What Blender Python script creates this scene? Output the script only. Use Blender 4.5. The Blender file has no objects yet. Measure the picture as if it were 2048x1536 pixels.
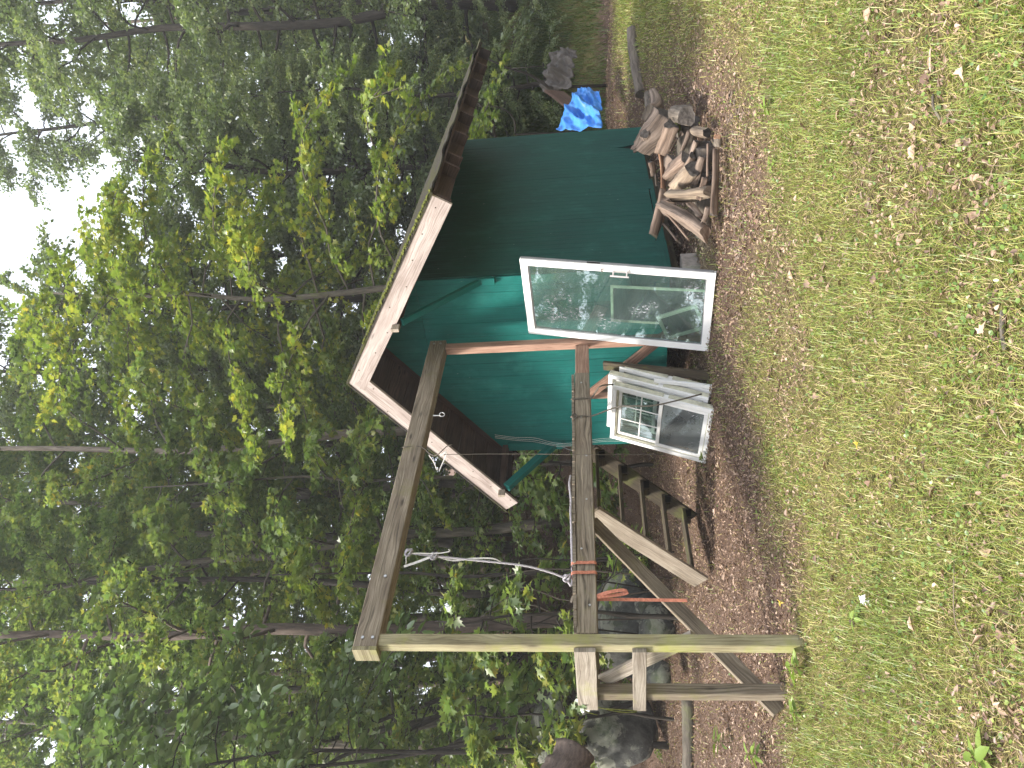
import bpy, math, random
import numpy as np
from mathutils import Vector

# ------------------------------------------------------------------ camera, world, sun, exposure
SC = bpy.context.scene
COL = SC.collection
PITCH, ROLL, FPX, CAMZ = math.radians(6.0), math.radians(2.3), 1540.0, 1.3
fwd = np.array([0, math.cos(PITCH), math.sin(PITCH)])
r0_ = np.array([1.0, 0, 0]); u0_ = np.array([0, -math.sin(PITCH), math.cos(PITCH)])
cup = u0_ * math.cos(ROLL) + r0_ * math.sin(ROLL)
crt = r0_ * math.cos(ROLL) - u0_ * math.sin(ROLL)
cam_d = bpy.data.cameras.new('camera')
cam = bpy.data.objects.new('camera', cam_d); COL.objects.link(cam); SC.camera = cam
from mathutils import Matrix
X_, Y_, Z_ = -cup, crt, -fwd                     # the phone was held on its side: up is to the left
cam.matrix_world = Matrix(((X_[0], Y_[0], Z_[0], 0), (X_[1], Y_[1], Z_[1], 0), (X_[2], Y_[2], Z_[2], CAMZ), (0, 0, 0, 1)))
cam_d.sensor_width = 36; cam_d.lens = 36 * FPX / 2048; cam_d.clip_start = 0.05; cam_d.clip_end = 600

SUN_EL, SUN_AZ = math.radians(52), math.radians(246)   # azimuth clockwise from +Y: light comes from the left, behind the camera
world = bpy.data.worlds.new('World'); SC.world = world; world.use_nodes = True
wn = world.node_tree.nodes; wl = world.node_tree.links
bg = wn['Background']; sky = wn.new('ShaderNodeTexSky'); sky.sky_type = 'NISHITA'; sky.sun_disc = False
sky.sun_elevation = SUN_EL; sky.sun_rotation = SUN_AZ; sky.dust_density = 6.0; sky.air_density = 1.0; sky.ozone_density = 0.6
cl = wn.new('ShaderNodeMix'); cl.data_type = 'RGBA'; cl.inputs[0].default_value = .66; cl.inputs[7].default_value = (5.6, 5.8, 6.2, 1)   # thin bright cloud over the whole sky
wl.new(sky.outputs[0], cl.inputs[6]); wl.new(cl.outputs[2], bg.inputs[0]); bg.inputs[1].default_value = 0.15
sd = bpy.data.lights.new('sun', 'SUN'); sd.energy = 2.8; sd.angle = math.radians(10); sd.color = (1, 0.95, 0.86)
sun = bpy.data.objects.new('sun', sd); COL.objects.link(sun)
sv = Vector((math.sin(SUN_AZ) * math.cos(SUN_EL), math.cos(SUN_AZ) * math.cos(SUN_EL), math.sin(SUN_EL)))
sun.rotation_euler = sv.to_track_quat('Z', 'Y').to_euler(); sun.location = sv * 60
SC.view_settings.view_transform = 'Standard'; SC.view_settings.look = 'None'
SC.view_settings.exposure = 1.50; SC.view_settings.gamma = 1; SC.view_settings.use_curve_mapping = False
SC.render.engine = 'CYCLES'
SC.cycles.max_bounces = 8; SC.cycles.diffuse_bounces = 4; SC.cycles.glossy_bounces = 3
SC.cycles.transmission_bounces = 5; SC.cycles.transparent_max_bounces = 12
SC.cycles.caustics_reflective = False; SC.cycles.caustics_refractive = False

random.seed(7); RNG = np.random.default_rng(7)
def R(a, b): return random.uniform(a, b)

# ------------------------------------------------------------------ places
def ray(X, Y): return fwd + crt * ((1536 - Y) - 768) / FPX + cup * (1024 - X) / FPX
def at(X, Y, d):                                 # a point of the place, d metres along the lawn, seen at photo pixel X, Y
    k = ray(X, Y); q = k * (d / k[1]); return np.array([q[0], q[1], q[2] + CAMZ])
AZ = math.radians(38.5)
EV = np.array([math.sin(AZ), math.cos(AZ), 0]); GV = np.array([-math.cos(AZ), math.sin(AZ), 0]); ZV = np.array([0, 0, 1.0])
C0 = np.array([1.231, 8.675, 0])
def W(e, g, z): return C0 + EV * e + GV * g + ZV * z   # shed axes: e along the eave, g along the gable

def sstep(a, b, x): t = np.clip((x - a) / (b - a), 0, 1); return t * t * (3 - 2 * t)
def vnoise(x, y, s):
    return (np.sin(x * 1.7 * s + 1.3 * np.sin(y * 1.1 * s + s)) + np.sin(y * 1.9 * s + 1.7 * np.sin(x * 0.9 * s + 2 * s)) + np.sin((x + y) * 2.7 * s + 3 * s) * .5) / 2.5
def terrain(x, y):
    x = np.asarray(x, float); y = np.asarray(y, float)
    z = np.where(y < 8.2, -.52 + .0637 * y, 0.002 + .088 * (y - 8.2))
    z = np.maximum(z, -1.2)
    z = np.where(y > 16, 0.002 + .088 * 7.8 + .05 * (y - 16), z)
    y0 = 17.0 + (12.6 - 17.0) * sstep(2.5, -2.0, x)
    b = np.maximum(y - y0, 0)
    z = z + .46 * np.minimum(b, 5.5) * sstep(0, 2.0, b) + .16 * np.maximum(b - 5.5, 0)
    amp = .02 + .10 * sstep(12, 17, y)
    return z + amp * vnoise(x, y, .9) + .012 * vnoise(x, y, 4.0)
def tz(x, y): return float(terrain(x, y))
def litter(x, y):                                # 0 lawn .. 1 bare leaf litter
    x = np.asarray(x, float); y = np.asarray(y, float)
    edge = np.where(x < -1.0, 6.15, 6.15 + (x + 1.0) * 2.6)
    a = sstep(-.75, .85, y - edge + .45 * vnoise(x, y, 1.7) + .25 * vnoise(x, y, 5.3)) * sstep(1.3, .2, x)
    b = .86 * sstep(5.2, 7.6, y + .7 * vnoise(x, y, 1.3)) * sstep(4.4, 2.6, x - (y - 8) * .35) * sstep(-2.4, -1.2, x)
    c = sstep(14.0, 15.5, y + .6 * vnoise(x, y, .8)) * (1 - sstep(2.0, 3.2, x) * sstep(17.2, 18.2, y))
    d = .40 * np.clip(vnoise(x, y, 1.1) * 1.3 + .5 * vnoise(x + 3, y, 4.1), 0, 1)
    return np.clip(np.maximum(np.maximum(a, b), np.maximum(c, d)), 0, 1)

# ------------------------------------------------------------------ objects
def tag(o, label=None, cat=None, group=None, kind=None):
    if label: o['label'] = label
    if cat: o['category'] = cat
    if group: o['group'] = group
    if kind: o['kind'] = kind
    return o
def thing(name, label, cat, loc, group=None):
    o = bpy.data.objects.new(name, None); COL.objects.link(o); o.location = Vector(loc); o.empty_display_size = .1
    return tag(o, label, cat, group)
def root_of(o):
    while o.parent: o = o.parent
    return o
class MB:
    def __init__(s): s.v = []; s.f = []; s.uv = []; s.mi = []; s.sm = False
    def face(s, idx, uv, mi=0): s.f.append(idx); s.uv.append(uv); s.mi.append(mi)
def link_mesh(name, me, mats, parent=None, loc=None):
    o = bpy.data.objects.new(name, me); COL.objects.link(o)
    for m in (mats if isinstance(mats, (list, tuple)) else [mats]): me.materials.append(m)
    if parent: o.parent = parent
    if loc is not None: o.location = Vector(loc)
    return o
def build(name, mb, mats, parent=None, origin=None, smooth=None):
    me = bpy.data.meshes.new(name)
    org = np.array(root_of(parent).location) if parent else (np.array(origin) if origin is not None else np.mean(np.array(mb.v), 0))
    if not parent and origin is None: org[2] = np.min(np.array(mb.v)[:, 2])
    vv = np.array(mb.v, float) - org
    me.from_pydata(vv.tolist(), [], mb.f)
    uvl = me.uv_layers.new(name='UVMap')
    flat = np.array([c for f in mb.uv for c in f], np.float32).ravel()
    uvl.data.foreach_set('uv', flat)
    me.polygons.foreach_set('material_index', mb.mi)
    if mb.sm or smooth: me.polygons.foreach_set('use_smooth', [len(f) <= 4 for f in mb.f])
    me.update()
    return link_mesh(name, me, mats, parent, None if parent else org)
def nrm(v): v = np.asarray(v, float); return v / (np.linalg.norm(v) + 1e-12)
def ring_frame(d, side):
    d = nrm(d); s = np.asarray(side, float); s = nrm(s - d * np.dot(s, d)); return d, s, np.cross(d, s)
def board(mb, p0, p1, w, t, side, ch=.004, rings=2, jit=0.0, warp=0.0, mi=0, endmi=None):
    """box from p0 to p1, w across 'side', t across the rest, chamfered edges"""
    p0 = np.asarray(p0, float); p1 = np.asarray(p1, float)
    d, s, n = ring_frame(p1 - p0, side); L = np.linalg.norm(p1 - p0); ch = min(ch, w * .3, t * .3)
    a, b = w / 2, t / 2
    prof = [(a - ch, -b), (a, -b + ch), (a, b - ch), (a - ch, b), (-a + ch, b), (-a, b - ch), (-a, -b + ch), (-a + ch, -b)]
    base = len(mb.v); U = R(0, 60); V = R(0, 9)
    per = [0]
    for i in range(8): per.append(per[-1] + math.hypot(prof[(i + 1) % 8][0] - prof[i][0], prof[(i + 1) % 8][1] - prof[i][1]))
    for k in range(rings):
        u = k / (rings - 1); wv = n * (warp * math.sin(u * math.pi)) + s * (R(-jit, jit) if 0 < k < rings - 1 else 0)
        for (x, y) in prof:
            mb.v.append(p0 + d * L * u + s * (x + R(-jit, jit) * .5) + n * (y + R(-jit, jit) * .5) + wv)
    for k in range(rings - 1):
        for i in range(8):
            j = (i + 1) % 8; A = base + k * 8; B = A + 8
            u0, u1 = U + L * k / (rings - 1), U + L * (k + 1) / (rings - 1)
            mb.face((A + i, A + j, B + j, B + i), ((u0, V + per[i]), (u0, V + per[i + 1]), (u1, V + per[i + 1]), (u1, V + per[i])), mi)
    e = mi if endmi is None else endmi
    for A, rev in ((base, True), (base + (rings - 1) * 8, False)):
        idx = [A + i for i in range(8)]; uv = [(U + prof[i][1] * .25, V + prof[i][0]) for i in range(8)]
        if rev: idx.reverse(); uv.reverse()
        mb.face(tuple(idx), tuple(uv), e)
def tube(mb, pts, rad, n=6, mi=0, cap=True, rough=0.0):
    pts = [np.asarray(p, float) for p in pts]; base = len(mb.v)
    if not hasattr(rad, '__len__'): rad = [rad] * len(pts)
    d0 = nrm(pts[1] - pts[0]); s = nrm(np.cross(d0, [0.31, .2, .93] if abs(d0[2]) < .9 else [1, .1, 0]))
    L = 0; U = R(0, 50)
    us = []
    for k, p in enumerate(pts):
        d = nrm((pts[min(k + 1, len(pts) - 1)] - pts[max(k - 1, 0)])); s = nrm(s - d * np.dot(s, d)); b = np.cross(d, s)
        if k: L += np.linalg.norm(p - pts[k - 1])
        us.append(U + L)
        for i in range(n):
            a = 2 * math.pi * i / n; rr = rad[k] * (1 + (R(-rough, rough) if rough else 0))
            mb.v.append(p + (s * math.cos(a) + b * math.sin(a)) * rr)
    for k in range(len(pts) - 1):
        for i in range(n):
            j = (i + 1) % n; A = base + k * n; B = A + n; c0 = 2 * math.pi * rad[k]
            mb.face((A + i, A + j, B + j, B + i), ((us[k], c0 * i / n), (us[k], c0 * (i + 1) / n), (us[k + 1], c0 * (i + 1) / n), (us[k + 1], c0 * i / n)), mi)
    if cap:
        for A, rev in ((base, True), (base + (len(pts) - 1) * n, False)):
            idx = [A + i for i in range(n)]
            if rev: idx.reverse()
            mb.face(tuple(idx), tuple((.5 * math.cos(2 * math.pi * i / n), .5 * math.sin(2 * math.pi * i / n)) for i in range(n)), mi)
def curve_pts(ctrl, n=14):
    P = [np.asarray(p, float) for p in ctrl]; P = [2 * P[0] - P[1]] + P + [2 * P[-1] - P[-2]]; out = []
    m = len(P) - 3
    for i in range(m):
        for k in range(max(2, n // m)):
            t = k / max(2, n // m); a, b, c, d = P[i:i + 4]
            out.append(.5 * (2 * b + (c - a) * t + (2 * a - 5 * b + 4 * c - d) * t * t + (3 * b - a - 3 * c + d) * t ** 3))
    out.append(P[-2]); return out
def np_mesh(name, verts, tris, attrs=None, smooth=False):
    me = bpy.data.meshes.new(name); nv, nt = len(verts), len(tris); k = tris.shape[1]
    me.vertices.add(nv); me.vertices.foreach_set('co', np.ascontiguousarray(verts, np.float32).ravel())
    me.loops.add(nt * k); me.loops.foreach_set('vertex_index', np.ascontiguousarray(tris, np.int32).ravel())
    me.polygons.add(nt); me.polygons.foreach_set('loop_start', np.arange(0, nt * k, k, dtype=np.int32))
    if smooth: me.polygons.foreach_set('use_smooth', np.ones(nt, bool))
    for an, av in (attrs or {}).items():
        a = me.attributes.new(an, 'FLOAT', 'POINT'); a.data.foreach_set('value', np.ascontiguousarray(av, np.float32))
    me.update(); me.validate(); return me

# ------------------------------------------------------------------ materials
def mat(name):
    m = bpy.data.materials.new(name); m.use_nodes = True; nt = m.node_tree
    return m, nt, nt.nodes['Principled BSDF']
def N(nt, t, **kw):
    n = nt.nodes.new(t)
    for k, v in kw.items():
        if k.startswith('i_'):
            key = k[2:]; key = int(key) if key.isdigit() else key.replace('_', ' ')
            n.inputs[key].default_value = v
        else: setattr(n, k, v)
    return n
def ramp(nt, stops, fac=None, interp='LINEAR'):
    n = nt.nodes.new('ShaderNodeValToRGB'); cr = n.color_ramp; cr.interpolation = interp
    while len(cr.elements) > 1: cr.elements.remove(cr.elements[-1])
    cr.elements[0].position = stops[0][0]; cr.elements[0].color = tuple(stops[0][1]) + (1,)
    for p, c in stops[1:]:
        e = cr.elements.new(p); e.color = tuple(c) + (1,)
    if fac is not None: nt.links.new(fac, n.inputs[0])
    return n.outputs[0]
def mix(nt, a, b, f, mode='MIX'):
    n = nt.nodes.new('ShaderNodeMix'); n.data_type = 'RGBA'; n.blend_type = mode
    for s, v in ((n.inputs[6], a), (n.inputs[7], b), (n.inputs[0], f)):
        if hasattr(v, 'is_linked') or hasattr(v, 'links'): nt.links.new(v, s)
        elif isinstance(v, (int, float)): s.default_value = v
        else: s.default_value = tuple(v) + (1,)
    return n.outputs[2]
def noise(nt, vec, scale, detail=4, rough=.6, dist=0):
    n = N(nt, 'ShaderNodeTexNoise', i_Scale=scale, i_Detail=detail, i_Roughness=rough, i_Distortion=dist)
    if vec is not None: nt.links.new(vec, n.inputs[0])
    return n.outputs[0]
def mapping(nt, vec, scale, loc=(0, 0, 0)):
    n = N(nt, 'ShaderNodeMapping'); n.inputs[3].default_value = scale; n.inputs[1].default_value = loc
    nt.links.new(vec, n.inputs[0]); return n.outputs[0]
def maprange(nt, v, a, b, c=0.0, d=1.0):
    n = N(nt, 'ShaderNodeMapRange'); n.inputs[1].default_value = a; n.inputs[2].default_value = b; n.inputs[3].default_value = c; n.inputs[4].default_value = d
    nt.links.new(v, n.inputs[0]); return n.outputs[0]
def bump(nt, bsdf, h, strength=.4, dist=.01):
    b = N(nt, 'ShaderNodeBump', i_Strength=strength, i_Distance=dist); nt.links.new(h, b.inputs['Height']); nt.links.new(b.outputs[0], bsdf.inputs['Normal'])
def wood(name, light, mid, dark, moss=None, mossamt=.0, rough=.85, knots=True, grainscale=1.0, bumps=.5):
    m, nt, bs = mat(name)
    uv = N(nt, 'ShaderNodeUVMap').outputs[0]; tc = N(nt, 'ShaderNodeTexCoord'); oi = N(nt, 'ShaderNodeObjectInfo')
    warp = noise(nt, mapping(nt, uv, (1.1, 5, 1)), 1.0, 3, .5)
    sepv = N(nt, 'ShaderNodeVectorMath', operation='MULTIPLY_ADD'); cmb = N(nt, 'ShaderNodeCombineXYZ'); nt.links.new(warp, cmb.inputs[1])
    nt.links.new(cmb.outputs[0], sepv.inputs[0]); sepv.inputs[1].default_value = (0, .16, 0); nt.links.new(uv, sepv.inputs[2])
    g1 = noise(nt, mapping(nt, sepv.outputs[0], (1.6, 75 * grainscale, 1)), 1.0, 5, .65)
    g2 = noise(nt, mapping(nt, sepv.outputs[0], (5, 260 * grainscale, 1)), 1.0, 3, .7)
    blot = noise(nt, mapping(nt, uv, (2.2, 7, 1)), 1.0, 4, .6)
    c = ramp(nt, [(.30, dark), (.47, mid), (.66, light)], g1)
    c = mix(nt, c, dark, maprange(nt, g2, .60, .74, 0, .55))
    c = mix(nt, c, mix(nt, c, (.62, .58, .56), 1.0, 'MULTIPLY'), maprange(nt, blot, .42, .68, 0, .85))
    if knots:
        vo = N(nt, 'ShaderNodeTexVoronoi', i_Scale=1.0, i_Randomness=1.0); nt.links.new(mapping(nt, uv, (2.3, 9, 1)), vo.inputs[0])
        kn = maprange(nt, vo.outputs[0], .05, .16, 1, 0)
        c = mix(nt, c, tuple(x * .45 for x in dark), mix(nt, (0, 0, 0), kn, .8))
    if moss:
        mo = noise(nt, mapping(nt, tc.outputs['Object'], (1, 1, 1)), 3.2, 5, .65)
        c = mix(nt, c, moss, maprange(nt, mo, .62 - mossamt * .35, .80 - mossamt * .25, 0, .8))
    hv = N(nt, 'ShaderNodeHueSaturation'); nt.links.new(c, hv.inputs['Color']); nt.links.new(maprange(nt, oi.outputs['Random'], 0, 1, .82, 1.16), hv.inputs['Value'])
    nt.links.new(hv.outputs[0], bs.inputs['Base Color']); bs.inputs['Roughness'].default_value = rough; bs.inputs['Specular IOR Level'].default_value = .25
    add = N(nt, 'ShaderNodeMath', operation='ADD'); nt.links.new(g1, add.inputs[0]); nt.links.new(g2, add.inputs[1])
    bump(nt, bs, add.outputs[0], bumps, .006)
    return m
def plain(name, col, rough=.6, metal=0, var=.15, nscale=8, spec=.4, bumps=0.0, stretch=(1, 1, 1)):
    m, nt, bs = mat(name); tc = N(nt, 'ShaderNodeTexCoord')
    n = noise(nt, mapping(nt, tc.outputs['Object'], stretch), nscale, 5, .6)
    c = mix(nt, tuple(max(0, x * (1 - var)) for x in col), tuple(min(1, x * (1 + var)) for x in col), maprange(nt, n, .3, .7))
    nt.links.new(c, bs.inputs['Base Color']); bs.inputs['Roughness'].default_value = rough; bs.inputs['Metallic'].default_value = metal
    bs.inputs['Specular IOR Level'].default_value = spec
    if bumps: bump(nt, bs, n, bumps, .02)
    return m
def leafmat(name, stops, trans=.50, gloss=.06):
    m, nt, bs = mat(name); nt.nodes.remove(bs); out = nt.nodes['Material Output']
    a = N(nt, 'ShaderNodeAttribute', attribute_name='tint').outputs['Fac']
    oi = N(nt, 'ShaderNodeObjectInfo').outputs['Random']
    ad = N(nt, 'ShaderNodeMath', operation='MULTIPLY_ADD'); nt.links.new(oi, ad.inputs[0]); ad.inputs[1].default_value = .16; nt.links.new(a, ad.inputs[2])
    c = ramp(nt, stops, ad.outputs[0])
    d = N(nt, 'ShaderNodeBsdfDiffuse'); t = N(nt, 'ShaderNodeBsdfTranslucent'); g = N(nt, 'ShaderNodeBsdfGlossy', i_Roughness=.42)
    nt.links.new(c, d.inputs[0]); nt.links.new(mix(nt, c, (1.25, 1.35, .75), .85, 'MULTIPLY'), t.inputs[0])
    m1 = N(nt, 'ShaderNodeMixShader', i_0=trans); nt.links.new(d.outputs[0], m1.inputs[1]); nt.links.new(t.outputs[0], m1.inputs[2])
    m2 = N(nt, 'ShaderNodeMixShader', i_0=gloss); nt.links.new(m1.outputs[0], m2.inputs[1]); nt.links.new(g.outputs[0], m2.inputs[2])
    nt.links.new(m2.outputs[0], out.inputs[0]); return m
def bark(name, light, dark, scale=14, moss=None):
    m, nt, bs = mat(name); uv = N(nt, 'ShaderNodeUVMap').outputs[0]; tc = N(nt, 'ShaderNodeTexCoord')
    n1 = noise(nt, mapping(nt, uv, (2.5, scale, 1)), 1.0, 6, .7); n2 = noise(nt, tc.outputs['Object'], 1.4, 4, .6)
    c = ramp(nt, [(.35, dark), (.65, light)], n1); c = mix(nt, c, dark, maprange(nt, n2, .5, .75, 0, .6))
    if moss: c = mix(nt, c, moss, maprange(nt, noise(nt, tc.outputs['Object'], 3, 5, .6), .55, .72, 0, .8))
    nt.links.new(c, bs.inputs['Base Color']); bs.inputs['Roughness'].default_value = .9; bs.inputs['Specular IOR Level'].default_value = .2
    bump(nt, bs, n1, .8, .03); return m

def paint_mat(name, base, dark):
    """weathered teal house paint on rough-sawn plywood"""
    m, nt, bs = mat(name); uv = N(nt, 'ShaderNodeUVMap').outputs[0]; tc = N(nt, 'ShaderNodeTexCoord'); oi = N(nt, 'ShaderNodeObjectInfo')
    obj = tc.outputs['Object']
    fine = noise(nt, mapping(nt, uv, (5, 220, 1)), 1, 4, .7); big = noise(nt, obj, 1.1, 5, .6); cloud = noise(nt, mapping(nt, obj, (1, 1, .6)), 4.5, 5, .65)
    c = mix(nt, base, dark, maprange(nt, big, .35, .7, 0, .55))
    c = mix(nt, c, tuple(min(1, x * 1.5 + .02) for x in base), maprange(nt, cloud, .52, .75, 0, .45))
    c = mix(nt, c, dark, maprange(nt, fine, .55, .75, 0, .45))
    streak = noise(nt, mapping(nt, uv, (1.2, 42, 1)), 1, 5, .7)
    c = mix(nt, c, mix(nt, c, (.55, .6, .62), 1, 'MULTIPLY'), maprange(nt, streak, .50, .66, 0, .8))
    chip = noise(nt, mapping(nt, uv, (9, 34, 1)), 1.0, 5, .7); zone = noise(nt, obj, 2.6, 3, .5)
    ck = N(nt, 'ShaderNodeMath', operation='MULTIPLY'); nt.links.new(maprange(nt, chip, .66, .70, 0, .75), ck.inputs[0]); nt.links.new(maprange(nt, zone, .56, .62), ck.inputs[1])
    c = mix(nt, c, (.42, .47, .45), ck.outputs[0])
    hv = N(nt, 'ShaderNodeHueSaturation'); nt.links.new(c, hv.inputs['Color']); nt.links.new(maprange(nt, oi.outputs['Random'], 0, 1, .97, 1.03), hv.inputs['Value'])
    nt.links.new(hv.outputs[0], bs.inputs['Base Color']); bs.inputs['Roughness'].default_value = .7; bs.inputs['Specular IOR Level'].default_value = .16
    bump(nt, bs, fine, .25, .004); return m

M = {}
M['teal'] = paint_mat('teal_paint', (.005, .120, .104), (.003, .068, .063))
M['teal_shaded'] = paint_mat('teal_paint_shaded', (.003, .068, .053), (.002, .036, .033))  # darker copy of the same paint: the long wall's shade is in the colour
M['beam'] = wood('weathered_grey_wood', (.31, .262, .20), (.185, .153, .113), (.055, .045, .034), (.16, .15, .06), .15)
M['post'] = wood('greenish_treated_wood', (.40, .37, .24), (.29, .26, .155), (.12, .10, .06), (.26, .27, .07), .35)
M['rail'] = wood('silvered_wood', (.40, .36, .31), (.28, .245, .20), (.10, .085, .065), (.27, .27, .10), .12)
M['newwood'] = wood('reddish_treated_wood', (.42, .28, .21), (.30, .18, .13), (.14, .085, .06), None, 0, .8)
M['rake'] = wood('pale_bleached_board', (.52, .455, .42), (.41, .345, .315), (.21, .17, .15), None, 0, .85)
M['brownwood'] = wood('dark_brown_wood', (.10, .062, .048), (.062, .040, .032), (.025, .017, .014), None, 0, .9)
M['stairwood'] = wood('dark_wood', (.105, .086, .058), (.062, .05, .035), (.025, .021, .015), (.11, .13, .03), .25)  # dark wood; the deep shade on the stairs is worked into this tone
M['stringer'] = wood('grey_bare_plank', (.37, .325, .265), (.27, .23, .18), (.12, .10, .075), None, 0)
M['split'] = wood('split_firewood', (.30, .225, .175), (.18, .13, .10), (.045, .034, .028), None, 0, .9, True, .26, 1.0)
M['split_grey'] = wood('grey_split_firewood', (.32, .25, .20), (.18, .138, .110), (.042, .033, .027), None, 0, .9, True, .26, 1.0)
M['split_pale'] = wood('pale_split_firewood', (.36, .295, .215), (.23, .18, .135), (.07, .055, .044), None, 0, .9, True, .26, 1.0)
M['split_red'] = wood('orange_split_firewood', (.48, .29, .18), (.36, .20, .12), (.17, .09, .06), None, 0, .9, True, .26, 1.0)
M['cutend'] = plain('dark_sawn_end', (.085, .075, .068), .95, 0, .5, 30, .1, .5)
M['bark_log'] = bark('firewood_bark', (.22, .185, .15), (.07, .058, .048), 22)
M['bark_pale'] = bark('pale_maple_bark', (.30, .25, .21), (.13, .105, .085), 16)
M['bark_grey'] = bark('grey_bark', (.155, .135, .11), (.055, .048, .04), 18, (.12, .13, .06))
M['bark_dark'] = bark('dark_bark', (.065, .055, .045), (.022, .019, .016), 18)
M['bark_red'] = bark('reddish_bark', (.155, .118, .098), (.06, .047, .04), 14)
M['vinyl'] = plain('white_vinyl', (.78, .78, .77), .35, 0, .04, 5, .5)
M['vinyl_dirty'] = plain('mildewed_vinyl', (.52, .51, .40), .55, 0, .28, 9, .3)
M['vinyl_grey'] = plain('grey_track', (.20, .205, .21), .5, 0, .2, 9, .3)
M['metal'] = plain('galvanised_steel', (.38, .38, .38), .4, .8, .2, 60)
M['handle'] = plain('brushed_nickel', (.62, .57, .55), .35, .6, .1, 40)
M['black'] = plain('dark_void', (.012, .011, .010), .95, 0, .3, 4, .1)
def shingle_mat():
    m, nt, bs = mat('mossy_asphalt_shingle'); o = N(nt, 'ShaderNodeTexCoord').outputs['Object']
    a = noise(nt, o, 70, 4, .7); b = noise(nt, o, 5, 6, .7)
    c = ramp(nt, [(.3, (.028, .025, .023)), (.7, (.075, .068, .062))], a)
    c = mix(nt, c, (.060, .062, .022), maprange(nt, b, .46, .60, 0, .8))
    nt.links.new(c, bs.inputs['Base Color']); bs.inputs['Roughness'].default_value = 1; bs.inputs['Specular IOR Level'].default_value = .05; bump(nt, bs, b, 1.0, .05); return m
M['shingle'] = shingle_mat()
M['moss'] = plain('moss', (.105, .115, .028), .95, 0, .45, 30, .1, .8)
M['cord'] = plain('old_dark_cord', (.12, .105, .085), .9, 0, .3, 40, .1)
M['whiteline'] = plain('pale_line', (.62, .60, .56), .8, 0, .2, 50, .2)
M['orange'] = plain('faded_orange_webbing', (.43, .165, .105), .9, 0, .35, 45, .2)
M['stone'] = plain('concrete_block', (.30, .265, .235), .95, 0, .3, 14, .2, .6)
M['tarpgrey'] = plain('grey_tarpaulin', (.085, .074, .066), .55, 0, .3, 3, .3, .2)
M['tarpblue'] = plain('blue_tarpaulin', (.055, .23, .62), .45, 0, .3, 3, .35, .2)
M['brownsheet'] = wood('rusty_brown_sheet', (.13, .085, .065), (.095, .06, .046), (.05, .03, .025), None, 0, .9, False)
def rope_mat():
    m, nt, bs = mat('braided_rope'); uv = N(nt, 'ShaderNodeUVMap').outputs[0]
    w = N(nt, 'ShaderNodeTexWave', i_Scale=14.0, i_Distortion=.3, bands_direction='DIAGONAL'); nt.links.new(mapping(nt, uv, (1, 6, 1)), w.inputs[0])
    nt.links.new(ramp(nt, [(.3, (.10, .095, .11)), (.6, (.62, .58, .60))], w.outputs['Fac']), bs.inputs['Base Color']); bs.inputs['Roughness'].default_value = .85
    bump(nt, bs, w.outputs['Fac'], .6, .006); return m
M['rope'] = rope_mat()
def boulder_mat():
    m, nt, bs = mat('lichen_stone'); tc = N(nt, 'ShaderNodeTexCoord'); o = tc.outputs['Object']
    a = noise(nt, o, 5, 7, .65); b = noise(nt, o, 2.2, 6, .7, .6)
    c = ramp(nt, [(.35, (.035, .035, .033)), (.65, (.11, .11, .10))], a)
    c = mix(nt, c, (.25, .25, .205), maprange(nt, b, .50, .55, 0, .85)); c = mix(nt, c, (.05, .07, .025), maprange(nt, noise(nt, o, 1.4, 5, .6), .55, .68, 0, .8))
    nt.links.new(c, bs.inputs['Base Color']); bs.inputs['Roughness'].default_value = .95; bump(nt, bs, a, .8, .04); return m
M['boulder'] = boulder_mat()
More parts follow.
